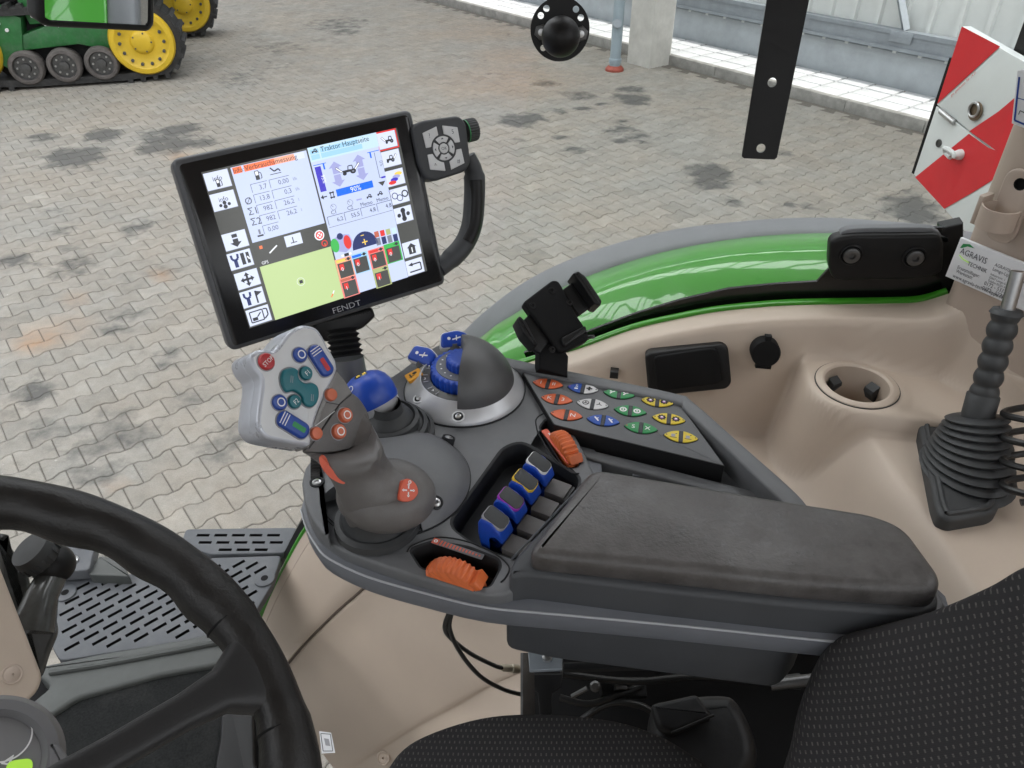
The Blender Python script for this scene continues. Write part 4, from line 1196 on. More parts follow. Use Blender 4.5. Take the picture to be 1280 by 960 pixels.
# ================================================================== SEAT
seat = thing('driver_seat', atz(690, 1020, 1.95), 'black cloth driver seat with rows of small grey dashes', 'seat')
def pillow(fr, poly, depth, mat_, r, seg=8, name='pad', skew=0.0):
    """cushion: outline with a big soft round-over; uv stored for the cloth"""
    p = ccw(poly); n = len(p); c = sum((V(q) for q in p), V((0, 0))) / n
    rings = []; uvs = []
    for k in range(seg + 1):
        a = k / seg * PI / 2; s = 1 - r * (1 - math.cos(a)); w = -depth * (1 - math.sin(a))
        rings.append([(c + (V(q) - c) * s, w) for q in p])
    for k in range(1, 7):
        s = (1 - r) * (1 - k / 6.5); rings.append([(c + (V(q) - c) * s, depth * .10 * (1 - (1 - k / 6.5) ** 2)) for q in p])
    vs = []; fs = []
    prev = None; acc = 0
    for ring in rings:
        for q, w in ring: vs.append(fr.pt(q.x, q.y, w)); uvs.append((q.x + w * .35, q.y + w * .75, 0))
    K = len(rings)
    for k in range(K - 1):
        for i in range(n):
            j = (i + 1) % n; fs.append([k * n + i, k * n + j, (k + 1) * n + j, (k + 1) * n + i])
    fs.append([(K - 1) * n + i for i in range(n)])
    b = MB(); b.add(vs, fs, mat_, True, uvs); b.build(name, seat, ang=180)
cz_ = flat(2.075)
cpoly = sp2(cz_.px([(440, 1010), (468, 950), (505, 912), (595, 882), (690, 877), (795, 890), (875, 925), (945, 990), (960, 1150), (900, 1350), (450, 1300), (440, 1120)]), 6)
pillow(cz_, cpoly, .09, M['seat'], .16, 8, 'seat_cushion')
bkf = facing(1230, 930, .56, -.15, .1, R(6))
bp_ = sp2(bkf.px([(945, 1030), (955, 920), (975, 850), (1010, 790), (1080, 766), (1155, 745), (1240, 708), (1300, 675), (1400, 650), (1560, 700), (1600, 900), (1500, 1150), (1100, 1200)]), 6)
pillow(bkf, bp_, .13, M['seat'], .28, 10, 'backrest')
b = MB(); s0_ = [bkf.pt(*bkf.hit(a, c), -.004 + .012) for a, c in ((1120, 1000), (1150, 900), (1190, 830), (1290, 750))]
# box of levers and springs under the armrest
box_ = thing('suspension_box', atz(800, 900, 1.55), 'black metal seat carrier under the armrest with a steel bracket plate', 'seat carrier')
zb = 1.95
bx = flat(zb)
fc = facing(840, 900, 1.03, 0, .25)
b = MB(); b.prism(fc, fc.px([(662, 810), (1100, 790), (1150, 1000), (1150, 1150), (664, 1150)]), -.25, 0, M['matt_black'], .004); b.build('carrier_dark_fill', box_)  # matt black block standing in for the dark void under the armrest
b = MB(); f1 = flat(2.06); b.prism(f1, rounded(f1.px([(660, 812), (704, 812), (703, 836), (662, 838)]), .002), -.004, 0, M['galv'], .001)
u, v = f1.hit(684, 823); b.lathe(f1.sub(u, v), [(.0055, 0), (.0055, .003), (.003, .0045), (.0028, .001), (0, .001)], M['chrome'], 16); b.build('bracket_plate', box_)
f2 = facing(658, 850, .93, .9, 0); b = MB(); b.prism(f2, f2.px([(652, 816), (666, 816), (668, 900), (652, 900)]), -.002, .002, M['darksteel'], .0005); b.build('side_plate', box_)
b = MB(); f3 = facing(690, 870, .95, 0, .2)
b.prism(f3, f3.px([(662, 842), (704, 842), (700, 860), (690, 866), (690, 905), (676, 905), (672, 865), (662, 860)]), -.004, 0, M['black'], .0015); b.build('plastic_guard', box_)
f1b = flat(2.04)
b = MB(); b.prism(f1b, f1b.px([(704, 828), (985, 815), (985, 830), (704, 837)]), -.006, 0, M['black'], .001); b.build('cross_rail', box_)
for a, c, d in ((744, 858, .97),):
    b = MB(); f = facing(a, c, d); b.lathe(f, [(.007, -.03), (.007, 0), (.004, .003), (0, .003)], M['darksteel'], 12); b.tube([f.pt(-.03, -.012, -.005), f.pt(-.01, -.002, 0)], .003, M['darksteel'], 8); b.build('linkage_pin', box_)
b = MB(); f = facing(985, 855, .93, 0, .2); b.tube([f.pt(-.02, 0, 0), f.pt(.05, .005, 0)], .007, M['darksteel'], 10); b.build('damper_rod', box_)
# black bag hanging on the carrier
bag = thing('black_bag', atz(870, 930, 1.75), 'crumpled black vinyl bag hanging under the armrest beside the seat', 'bag')
f = facing(860, 900, .88, .1, .35, R(12))
pb = sp2(f.px([(815, 880), (840, 868), (900, 862), (925, 872), (948, 920), (945, 960), (900, 1000), (840, 990), (812, 940)]), 4)
b = MB(); b.prism(f, pb, -.08, .0, M['bag'], .03, 5, rin=.02); b.build('bag_body', bag)
b = MB(); pb = rounded(f.px([(812, 885), (870, 872), (890, 900), (838, 922), (822, 914)]), .006, 3); b.prism(f, pb, .0, .016, M['bag'], .006, 3); b.build('bag_flap', bag)
b = MB(); b.tube([f.pt(*f.hit(a, c), .018) for a, c in ((838, 922), (862, 912), (890, 900))], .0015, M['black'], 6); b.build('zip', bag)
for pts_ in ([(700, 842, 1.0), (790, 852, .99), (880, 846, .99), (1000, 858, 1.0)], [(720, 905, 1.0), (760, 880, .99), (800, 882, .98), (830, 900, .98)], [(900, 838, .98), (950, 850, .97), (1000, 846, .97)], [(700, 872, 1.0), (735, 880, .99), (770, 870, .99), (800, 858, 1.0)]):
    b = MB(); b.tube(spline([atd(*q) for q in pts_], 6), .0045, M['cable'], 10); b.build('hose', box_)
b = MB(); f = facing(780, 858, 1.0, .2, .2); b.box(f, -.03, .03, -.012, .012, -.02, .0, M['black'], .003); b.box(f, -.014, .002, -.006, .006, .0, .012, M['darksteel'], .002); b.build('valve_block', box_)
# two black cables
c1 = [(562, 764, .80), (556, 785, .83), (566, 800, .86), (590, 818, .9), (618, 832, .93), (628, 835, .94)]
c2 = [(566, 762, .80), (562, 785, .83), (575, 815, .87), (600, 845, .9), (630, 862, .93), (656, 869, .95)]
cb = thing('plug_cable', atd(600, 830, .9), 'upper black cable with a brass plug running from console to carrier', 'cable')
b = MB(); b.tube(spline([atd(*q) for q in c1], 8), .0026, M['cable'], 10); b.build('cable_sheath', cb)
b = MB(); a_, c_ = atd(626, 834.5, .94), atd(654, 837, .96); f = axis_frame(a_, c_ - a_); L_ = (c_ - a_).length
b.lathe(f, [(0, 0), (.0035, 0), (.0045, .004), (.0045, L_ * .45), (.0055, L_ * .47), (.0055, L_ * .75), (.004, L_ * .77), (.004, L_), (0, L_)], mat('brass_plug', (.55, .5, .4), .35, metal=.9, var=.2), 14); b.build('plug', cb)
b = MB(); b.tube(spline([atd(*q) for q in c2], 8), .0026, M['cable'], 10); b.build('lower_cable', None, 'lower black cable hanging in a loop below the console', 'cable')

# ================================================================== ARMREST CONSOLE
Z0 = 2.25
cz0 = flat(Z0)
con = thing('armrest_console', atz(700, 700, 2.10), 'dark grey armrest console with padded top, dial and coloured keys', 'armrest console')
far_px = [(1182, 755), (1150, 695), (1120, 680), (960, 648), (760, 612), (748, 602), (735, 574), (709, 526), (680, 486), (640, 453), (600, 430), (560, 426), (530, 441), (500, 463), (470, 483), (430, 516), (395, 556)]
near_px = [(377, 602), (380, 625), (387, 648), (400, 668), (428, 688), (470, 704), (505, 716), (545, 728), (590, 740), (625, 743), (655, 736), (720, 738), (860, 750), (1000, 764), (1165, 778)]
top_poly = ccw(sp2(cz0.px(near_px), 3, False) + sp2(cz0.px(far_px), 2, False))
# openings: lever slot, two thumbwheel pockets
VS = 1.0
slot = rounded(cz0.px([(563, 655), (631, 560), (652, 553), (722, 596), (722, 606), (646, 697), (594, 678)]), [.012, .016, .012, .01, .006, .006, .012], 4)
pock1 = rounded(cz0.px([(514, 687), (540, 678), (585, 685), (622, 700), (624, 708), (611, 732), (599, 731), (577, 721), (552, 712), (528, 709)]), .005, 3)
pock2 = rounded(cz0.px([(676, 534), (684, 524), (698, 538), (725, 574), (720, 584), (706, 582)]), .004, 3)
# dished well round the drive lever
body = MB()
body.prism(cz0, top_poly, -.016, 0, M['console'], .0035, 3, holes=[(slot, .029, M['pocket'], .004), (pock1, .029, M['pocket'], .003), (pock2, .029, M['pocket'], .003)], cap0=False)
cb_ = body.build('console_body', con)
zl = flat(2.2365)
band_near = [(376, 636), (383, 660), (395, 681), (411, 698), (460, 721), (530, 741), (607, 759), (700, 768), (860, 783), (1035, 801), (1175, 812)]
band_far = [(1190, 770), (1150, 715), (960, 668), (770, 625), (752, 580), (700, 500), (560, 446), (500, 485), (430, 540), (390, 585)]
bpoly = ccw(sp2(zl.px(band_near), 3, False) + sp2(zl.px(band_far), 2, False))
b = MB(); b.prism(zl, bpoly, -.025, 0, M['band'], .0015, 2, rb=.005, holes=[(slot, -.025, M['pocket'], 0), (pock1, -.025, M['pocket'], 0), (pock2, -.025, M['pocket'], 0)], cap0=False); b.build('console_band', con)
b = MB(); b.tube([zl.pt(*zl.hit(a, c), -.0004) for a, c in sp2(band_near, 4, False)], .0011, M['band_edge'], 8); b.build('band_edge', con)
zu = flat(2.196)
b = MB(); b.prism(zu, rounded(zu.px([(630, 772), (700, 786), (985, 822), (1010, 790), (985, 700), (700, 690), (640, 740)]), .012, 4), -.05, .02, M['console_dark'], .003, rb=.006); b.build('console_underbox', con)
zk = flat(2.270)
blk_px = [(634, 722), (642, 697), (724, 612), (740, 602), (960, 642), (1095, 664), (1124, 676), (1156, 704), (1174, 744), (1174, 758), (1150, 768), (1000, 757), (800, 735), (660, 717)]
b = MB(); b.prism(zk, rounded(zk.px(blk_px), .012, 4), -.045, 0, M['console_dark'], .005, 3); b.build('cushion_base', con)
zc_ = flat(2.272)
cu_px = [(656, 706), (661, 692), (722, 612), (738, 602), (765, 602), (960, 638), (1085, 658), (1116, 672), (1146, 702), (1167, 735), (1169, 748), (1152, 758), (1000, 747), (800, 725), (672, 710)]
cu_px = [(656, 710), (738, 600), (960, 638), (1085, 658), (1125, 675), (1170, 738), (1164, 758), (1000, 747), (800, 725)]
cpo = rounded(zc_.px(cu_px), .016, 6)
b = MB(); p = ccw(cpo); n = len(p); cc = sum((V(q) for q in p), V((0, 0))) / n
b.prism(zc_, cpo, -.004, .0195, M['cushion'], .010, 5, rb=.004); b.build('armrest_cushion', con, ang=60)
# rail line beside the slot
b = MB(); b.tube([cz0.pt(*cz0.hit(a, c), .0015) for a, c in ((640, 700), (735, 600))], .0012, M['band'], 6); b.build('slot_rail', con)

# ---- key wing
zw = flat(2.262)
wing = MB()
wo = spline([zw.pt(*q) for q in zw.px([(612, 440), (645, 449), (745, 470), (845, 491), (866, 501), (930, 557), (992, 612), (1010, 632)])], 4)
wi = spline([zw.pt(*q) for q in zw.px([(622, 458), (655, 463), (749, 482.5), (843, 502), (857, 512), (910, 562), (962, 612), (985, 634)])], 4)
rings = []
for A, B in zip(wo, wi):
    d = (B - A).normalized() * .0025; dn = V((0, 0, 1))
    rings.append([A - dn * .034, A - dn * .0025, A + d * .4 - dn * .0007, A + d, B - d, B - d * .4 - dn * .0007, B - dn * .0025, B - dn * .034])
wing.loft(rings, M['console'])
wing.build('wing_rim', con)
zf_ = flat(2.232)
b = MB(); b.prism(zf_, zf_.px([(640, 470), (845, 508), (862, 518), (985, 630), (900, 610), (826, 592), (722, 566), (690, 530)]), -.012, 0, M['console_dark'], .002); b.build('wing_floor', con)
zb2 = flat(2.240)
b = MB(); b.prism(zb2, zb2.px([(716, 556), (826, 583), (911, 605), (990, 625), (985, 636), (900, 617), (820, 595), (722, 569)]), -.02, 0, M['console'], .003); b.build('wing_bar', con)
b = MB(); f = zb2.sub(*zb2.hit(800, 585), -.008); b.box(f, -.008, .008, -.006, .004, -.004, .003, M['band'], .001); b.build('wing_catch', con)
zp = flat(2.258)
kp = ccw(rounded(zp.px([(650, 461), (846, 499), (907, 583), (692, 531)]), .003, 3))
b = MB(); b.prism(zp, kp, -.024, 0, M['key_side'], .0012, 2, top=M['console']); pad = b.build('key_panel', con)
KEYS = [(684.8, 480.5, 'o', ('I', 'II')), (728.6, 486.4, 'bw', ('=', '+')), (773.9, 493, 'g', ('a', 'y')), (821.6, 502.8, 'y', ('*', '*')),
        (696, 499.7, 'o', ('K', '3')), (740.6, 506, 'w', ('o', 'Y')), (787.7, 514.4, 'g', ('O', 'O')), (836, 524.4, 'y', ('*', '*')),
        (708, 519.4, 'o', ('', 'N')), (753.8, 526.4, 'b', ('/', '/')), (801, 535.6, 'g', ('S', 'X')), (851, 546.8, 'y', ('#', '#'))]
kang = (V(zp.hit(821.6, 502.8)) - V(zp.hit(684.8, 480.5)))
kang = math.atan2(*(V(zp.hit(702, 482.5)) - V(zp.hit(667, 478))).to_tuple()[::-1])
cmap = {'o': 'key_orange', 'g': 'key_green', 'y': 'key_yellow', 'w': 'key_white', 'b': 'key_blue'}
kl = (V(zp.hit(703.5, 482.5)) - V(zp.hit(666, 478))).length / 2
for x, y, c, (t1, t2) in KEYS:
    u, v = zp.hit(x, y); f = zp.sub(u, v, 0, kang); hwid = kl * .52
    def eye(a0, a1, n=14):
        up = [(a0 + (a1 - a0) * i / n, hwid * (1 - ((a0 + (a1 - a0) * i / n) / kl) ** 2) ** .85 if abs(a0 + (a1 - a0) * i / n) < kl else 0) for i in range(n + 1)]
        return [(a, -h) for a, h in up] + [(a, h) for a, h in reversed(up) if h > 1e-5 or True]
    def clean(p):
        o = []
        for q in p:
            if not o or (V(q) - V(o[-1])).length > 1e-5: o.append(q)
        if (V(o[0]) - V(o[-1])).length < 1e-5: o.pop()
        return o
    full = clean(eye(-kl, kl, 24))
    b = MB(); b.prism(f, offset(ccw(full), -.0006), -.001, .0006, M['pocket'])
    ml, mr_ = (M['key_blue'], M['key_white']) if c == 'bw' else (M[cmap[c]],) * 2
    b.prism(f, clean(eye(-kl * .985, -kl * .13)), 0, .0018, ml, .0006, 2); b.prism(f, clean(eye(kl * .13, kl * .985)), 0, .0018, mr_, .0006, 2)
    b.prism(f, rect(-kl * .12, kl * .12, -hwid * .93, hwid * .93), 0, .0014, M['console_dark'], .0004, 2)
    ink = {'o': M['white'], 'b': M['white'], 'g': M['white'], 'w': M['black_print'], 'y': M['black_print'], 'bw': M['white']}[c]
    def sym(t, xx, ink):
        h = kl * .34; w = .0021
        if t == '*':
            for k in range(8):
                a = k * PI / 4; b.poly(f, disc(xx + .22 * kl * math.cos(a), .22 * kl * math.sin(a), kl * .055, 8), ink, w)
            b.ring(f, xx, 0, kl * .12, kl * .22, ink, w, 16); b.poly(f, disc(xx, 0, kl * .11, 10), M['purple'], w)
            b.poly(f, rect(xx - kl * .06, xx + kl * .06, -kl * .05, kl * .09), M['white'], w + .0003)
        elif t == '+':
            for dx, dy in ((1, 0), (-1, 0), (0, 1), (0, -1)): b.poly(f, disc(xx + dx * kl * .13, dy * kl * .13, kl * .08, 10), M['black_print'], w)
            b.poly(f, disc(xx, 0, kl * .09, 10), M['black_print'], w)
        elif t in ('o', 'Y'):
            if t == 'o': b.ring(f, xx, 0, kl * .17, kl * .22, ink, w, 18)
            for k in range(3):
                a = PI / 2 + k * 2 * PI / 3; b.strip(f, [(xx, 0), (xx + kl * .19 * math.cos(a), kl * .19 * math.sin(a))], kl * .06, ink, w)
        elif t == 'O':
            b.ring(f, xx, 0, kl * .13, kl * .23, ink, w, 18); b.poly(f, rect(xx - kl * .05, xx + kl * .05, -kl * .07, kl * .09), ink, w)
        elif t == '#':
            b.poly(f, rect(xx - kl * .14, xx + kl * .10, -kl * .14, kl * .12), M['grey_print'], w); b.strip(f, [(xx - kl * .2, -kl * .2), (xx + kl * .2, -kl * .2)], kl * .05, ink, w); b.strip(f, [(xx + kl * .1, kl * .12), (xx + kl * .2, kl * .2)], kl * .05, ink, w)
        elif t == '/':
            b.strip(f, [(xx - kl * .1, kl * .2), (xx + kl * .16, -kl * .16)], kl * .10, ink, w); b.strip(f, [(xx + kl * .02, kl * .04), (xx + kl * .14, kl * .14)], kl * .06, ink, w)
        elif t == '=':
            b.poly(f, rect(xx - kl * .1, xx + kl * .12, -kl * .22, -kl * .08), ink, w); b.text(f, 'S', xx - .07 * kl, .0, h * .9, ink, w)
        elif t in ('a', 'y'):
            b.strip(f, [(xx - kl * .15, -kl * .15), (xx, kl * .05), (xx + kl * .16, kl * .12)], kl * .08, ink, w); b.poly(f, disc(xx - kl * .12, kl * .1, kl * .07, 8), ink, w)
        elif t: b.text(f, t, xx - kl * .02, 0, h, ink, w, 'c', 1.05)
    sym(t1, -kl * .44, ink); sym(t2, kl * .42, ink)
    dot = M['black_print'] if c in 'yow' else M['grip_dark']
    b.poly(f, disc(-kl * .86, 0, kl * .05, 8), M['purple'] if c == 'bw' else (M['red_btn'] if t1 == 'S' else dot), .0021)
    if c in ('y', 'w', 'bw'): b.poly(f, disc(kl * .86, 0, kl * .05, 8), M['black_print'], .0021)
    b.build('panel_key', pad)

zh = flat(Z0 + .014)
b = MB(); b.prism(zh, rounded(zh.px([(381, 585), (377, 602), (380, 624), (388, 645), (402, 664), (411, 671), (409, 652), (404, 630), (402, 605), (404, 580), (398, 562)]), .003, 3), -.016, 0, M['console'], .003, 3); b.build('console_horn', con)
# ---- thumbwheels
def thumbwheel(a, c, wpx, rad, drop, ribs=34):
    A, B = atz(*a, Z0), atz(*c, Z0); mid_ = (A + B) / 2; d = (B - A).normalized(); ax = V((-d.y, d.x, 0))
    f = Fr(mid_ + V((0, 0, -drop)), d, (0, 0, 1)); w = wpx / 2
    b = MB(); rings = []; N = ribs * 6
    for k in range(7):
        t = k / 6; ww = -w + 2 * w * t; e = rad - .0028 * (abs(2 * t - 1) ** 4)
        rings.append([f.pt((e + (.0011 * math.cos(ribs * 2 * PI * i / N)) - .0011) * math.cos(2 * PI * i / N), (e + (.0011 * math.cos(ribs * 2 * PI * i / N)) - .0011) * math.sin(2 * PI * i / N), ww) for i in range(N)])
    b.loft(rings, M['orange'])
    b.v = [(x, y, max(z, Z0 - .0285)) for x, y, z in b.v]
    a0 = R(38); g = f.sub(0, 0, 0, a0); b.box(g, rad - .004, rad + .0035, -.006, .004, -w, w, M['orange'], .002)
    return b
tw = thumbwheel((530, 708), (606, 732), .0185, .0305, .0130); o = tw.build('thumb_wheel', con, partlabel=None, ang=70); o['label'] = 'orange ribbed thumbwheel in the near side pocket'
tw = thumbwheel((688, 536), (724, 584), .0165, .0305, .0145); o = tw.build('thumb_wheel', con, ang=70); o['label'] = 'orange ribbed thumbwheel beside the key panel'
# printed strips beside the wheels
def scale_strip(p0, p1, wd, n, name):
    A, B = V(cz0.hit(*p0)), V(cz0.hit(*p1)); L_ = (B - A).length; d = (B - A).normalized(); f = cz0.sub(A.x, A.y, .0003, math.atan2(d.y, d.x))
    b = MB(); b.prism(f, rounded(rect(0, L_, -wd / 2, wd / 2), .001, 2), 0, .0004, M['console'])
    b.poly(f, rect(.0, wd, -wd / 2, wd / 2), M['orange_print'], .0007); b.ring(f, wd / 2, 0, wd * .12, wd * .3, M['white'], .001, 12)
    for k in range(n):
        x = wd * 1.2 + (L_ - wd * 1.4) * k / n; h = wd * .46 * (1 - .75 * k / n)
        b.poly(f, rect(x, x + L_ / n * .42, -h, h), M['orange_print'], .0007)
    return b.build(name, con)
scale_strip((541, 676), (604, 697), .0068, 13, 'wheel_scale_print')
A, B = V(cz0.hit(680, 538)), V(cz0.hit(716, 583)); d = (B - A).normalized(); f = cz0.sub(A.x, A.y, .0003, math.atan2(d.y, d.x)); L_ = (B - A).length
b = MB(); b.prism(f, rounded(rect(0, L_ * .93, -.004, .004), .002, 3), 0, .0012, M['orange_print'], .0005); b.poly(f, rect(L_ * .12, L_ * .9, .0008, .0026), M['white'], .0014); b.build('wheel_scale_print', con)
# thin panel lines round the pockets
for pp in ([(509, 690), (516, 682), (545, 672), (580, 676), (615, 690), (636, 708), (632, 722), (626, 728)], [(672, 540), (670, 525), (680, 517), (692, 516)], [(672, 540), (690, 570), (712, 590), (724, 592)]):
    b = MB(); b.tube([cz0.pt(a, c, .0002) for a, c in sp2(cz0.px(pp), 5, False)], .0008, M['pocket'], 6); b.build('panel_line', con)

# ---- fingertip valve levers
A, B = atz(617, 650, 2.272), atz(671, 581, 2.272)
sdir_ = (B - A).normalized(); tdir = V((sdir_.y, -sdir_.x, 0))
if tdir.dot(V((.985, -.174, 0))) < 0: tdir = -tdir
step_ = (B - A) / 3
RIMS = [('grey_print', 'blue fingertip lever with grey edged pad, nearest in the slot'), ('purple', 'blue fingertip lever with purple edged pad'), ('yellow', 'blue fingertip lever with yellow edged pad'), ('white', 'blue fingertip lever with white edged pad, farthest in the slot')]
for k, (rm, lb) in enumerate(RIMS):
    o0 = A + step_ * k; base = V((o0.x, o0.y, 2.213))
    lv = thing('fingertip_lever', base, lb, 'lever', 'fingertip levers in the console slot')
    f = Fr(base + V((0, 0, .0)), tdir, (0, 0, 1))                     # u towards cushion, v up, w along -slot
    hw = .0107
    body = [(-.004, 0), (-.0115, .045), (-.0115, .060), (-.006, .066), (.004, .064), (.0125, .055), (.0165, .044), (.013, .041), (.009, .047), (.003, .045), (.006, 0)]
    b = MB(); b.prism(f, rounded(body, .0025, 3), -hw, hw, M['blue'], .002, 3, rb=.002); b.build('lever_paddle', lv)
    # sloping pad on top
    pa, pb_ = V((-.0085, .0655)), V((.0135, .0555))
    d = (pb_ - pa).normalized(); pf3 = Fr(f.pt((pa.x + pb_.x) / 2, (pa.y + pb_.y) / 2 + .0016, 0), f.ex * d.x + f.ey * d.y, f.ez)
    if pf3.ez.z < 0: pf3 = Fr(pf3.o, pf3.ex, -f.ez)
    ol = [(-.0125, -.0065), (-.0095, -.0092), (.009, -.0092), (.0125, -.005), (.0125, .005), (.009, .0092), (-.0095, .0092), (-.0125, .0065)]
    b = MB(); b.prism(pf3, rounded(ol, .002, 3), -.002, .0022, M[rm], .001, 2); b.build('pad_rim', lv)
    b = MB(); b.prism(pf3, offset(ccw(rounded(ol, .002, 3)), .0007), .001, .0030, M['grip_dark'], .001, 3); b.build('lever_pad', lv)
    b = MB(); b.box(f, .014, .036, .010, .0385, -.0112, .0112, M['grip'], .002, .0); b.box(f, .0362, .039, .010, .036, -.0116, .0116, M['grip_dark'], .0006)
    b.build('lever_base', lv)

# ---- control dial
dc = atz(581, 487, Z0); df = Fr(dc, (1, 0, 0), (0, 1, 0))
RO = (V(cz0.hit(655, 490)) - V(cz0.hit(508, 490))).length / 2
b = MB(); b.lathe(df, [(RO + .0015, -.002), (RO + .0015, .002), (RO, .0045), (RO * .98, .0075), (RO * .78, .019), (RO * .745, .0215), (RO * .73, .0215), (RO * .72, .019)], M['dial_silver'], 64); dial = b.build('control_dial', con)
b = MB(); b.lathe(df, [(RO + .0028, -.004), (RO + .0028, .0016), (RO + .0012, .0018)], M['pocket'], 64); b.build('dial_gap', dial)
b = MB(); b.lathe(df, [(RO * .735, .0185), (RO * .58, .022), (RO * .57, .018), (0, .018)], M['clear_grey'], 56)
for k in range(9):
    a = R(95 + k * 17); r = RO * .655; b.strip(df, [((r - .003) * math.cos(a), (r - .003) * math.sin(a)), ((r + .003) * math.cos(a), (r + .003) * math.sin(a))], .0012, M['grey_print'], .0218)
for t, a in (('1', 118), ('2', 150), ('3', 182), ('4', 214)):
    r = RO * .66; b.text(df, t, r * math.cos(R(a + 8)), r * math.sin(R(a + 8)), .004, M['white'], .0222, 'c')
b.build('dial_scale', dial)
def knurl(fr, r, w0, w1, n, amp, m):
    b = MB(); N = n * 6
    rr = [r * (1 if k else 1) - amp * (.5 - .5 * math.cos(n * 2 * PI * i / N)) for i in range(N) for k in [1]]
    rows = [(0, w0), (0, w1 - .002), (-.001, w1), (-.006, w1 + .0005)]
    b.loft([[fr.pt((rr[i] + dr) * math.cos(2 * PI * i / N), (rr[i] + dr) * math.sin(2 * PI * i / N), w) for i in range(N)] for dr, w in rows], m)
    return b
knurl(df, RO * .56, .016, .035, 30, .0022, M['blue']).build('knurled_ring', dial, ang=70)
b = MB(); b.lathe(df, [(RO * .47, .034), (RO * .46, .0365), (RO * .30, .037), (RO * .29, .034)], M['band'], 48)
for k in range(8):
    a = R(100 + k * 20); r = RO * .385; b.poly(df, disc(r * math.cos(a), r * math.sin(a), .0012, 8), M['white'], .0372)
b.build('inner_scale', dial)
knurl(df, RO * .29, .034, .047, 20, .0014, M['blue']).build('inner_knob', dial, ang=70)
# palm rest cap: half dome on the right hand side, ridge rising to a peak
b = MB(); rings = []; NA = 40; cap_r = RO * .86
N1 = 26
rows = []
for j in range(N1 + 1):
    t = j / N1; ph = t * PI / 2
    r = cap_r * math.cos(ph) ** .75 if j < N1 else 0; z = .012 + .052 * math.sin(ph) ** 1.15
    row = []
    for i in range(NA + 1):
        a = R(-97 + 196 * i / NA); ca = max(0, math.cos(a)); r = cap_r * math.cos(ph) ** (.75 + .38 * ca) if j < N1 else 0; row.append(df.pt(.002 + r * math.cos(a) * .95, r * math.sin(a) * .98, z))
    rows.append(row)
b.grid(rows, M['cap'])
cut = [rows[j][0] for j in range(N1 + 1)] + [rows[j][NA] for j in range(N1, -1, -1)]
b.add(cut, [list(range(len(cut)))], M['cap'], False)
b.build('palm_cap', dial, ang=50)
b = MB(); b.lathe(Fr(df.pt(.002, 0, .011), df.ex, df.ey), [(cap_r * .945, -.004), (cap_r * .955, .0015), (cap_r * .925, .0025)], M['white'], 48, R(-95), R(25), 1, 1.03); b.build('cap_edge', dial)
b = MB(); q = cap_r * .94; f = df.sub(q * math.cos(R(-65)), q * math.sin(R(-65)), .011, R(-65)); b.box(f, -.003, .003, -.003, .003, -.003, .003, M['pocket'], .0005); b.build('cap_notch', dial)
for x, y in ((524, 500), (573, 523)):
    P = V(cz0.hit(x, y, .010)); f = df.sub(P.x - dc.x, P.y - dc.y, .0128)
    n_ = (V((P.x - dc.x, P.y - dc.y, 0)).normalized() * .35 + V((0, 0, 1))).normalized(); f = axis_frame(f.o, n_)
    b = MB(); b.lathe(f, [(.0075, -.0005), (.0075, .0004), (.0058, .0006), (.0055, -.003), (0, -.003)], M['silver'], 22)
    b.prism(f, disc(0, 0, .0056, 18), -.004, .0002, M['pocket']); b.lathe(f, [(.0034, 0), (.0034, .0012), (.0020, .0018), (.002, .0008), (0, .0008)], M['chrome'], 16); b.build('dial_screw', dial)
# amber sticker
P = V(cz0.hit(522, 472, .013)); n_ = (V((P.x - dc.x, P.y - dc.y, 0)).normalized() * .45 + V((0, 0, 1))).normalized()
rd = V((P.x - dc.x, P.y - dc.y, 0)).normalized(); f = axis_frame(dc + rd * RO * .87 + V((0, 0, .0165)), rd * .34 + V((0, 0, .94)), V((.8, .35, 0)))
b = MB(); b.prism(f, rounded(rect(-.0098, .0098, -.0098, .0098), .002, 3), -.003, .0006, M['amber'], .0004)
b.strip(f, [(-.004, .005), (-.004, -.005)], .002, M['black_print'], .0009); b.poly(f, disc(.002, .002, .003, 10), M['black_print'], .0009); b.strip(f, [(-.006, -.002), (.001, -.002)], .0016, M['black_print'], .0009); b.build('hazard_sticker', dial)
# two blue toggle levers behind the dial
for (x, y, rt) in ((527, 444, -25), (567, 424, 15)):
    o = atz(x, y, 2.276); f = Fr(o, V((math.cos(R(rt)), math.sin(R(rt)), 0)), V((-math.sin(R(rt)) * .8, math.cos(R(rt)) * .8, .6)))
    b = MB(); b.prism(f, rounded([(-.019, -.010), (.019, -.012), (.020, .005), (.007, .0125), (-.015, .011)], .005, 4), -.010, -.001, M['white'], .002); b.prism(f, rounded([(-.018, -.009), (.018, -.011), (.019, .005), (.007, .0115), (-.014, .010)], .005, 4), -.006, .002, M['blue'], .003, 3)
    b.poly(f, disc(-.006, .001, .0022, 8), M['white'], .0024); b.strip(f, [(-.002, -.001), (.009, .001)], .0018, M['white'], .0024); b.strip(f, [(.003, -.003), (.004, .004)], .0014, M['white'], .0024)
    tl_ = b.build('toggle_lever', con)
    b = MB(); b.tube([o + V((0, 0, -.004)), V((o.x * .9 + dc.x * .1, o.y * .9 + dc.y * .1, Z0 - .01))], [.008, .012], M['console'], 12); b.build('toggle_stem', tl_)

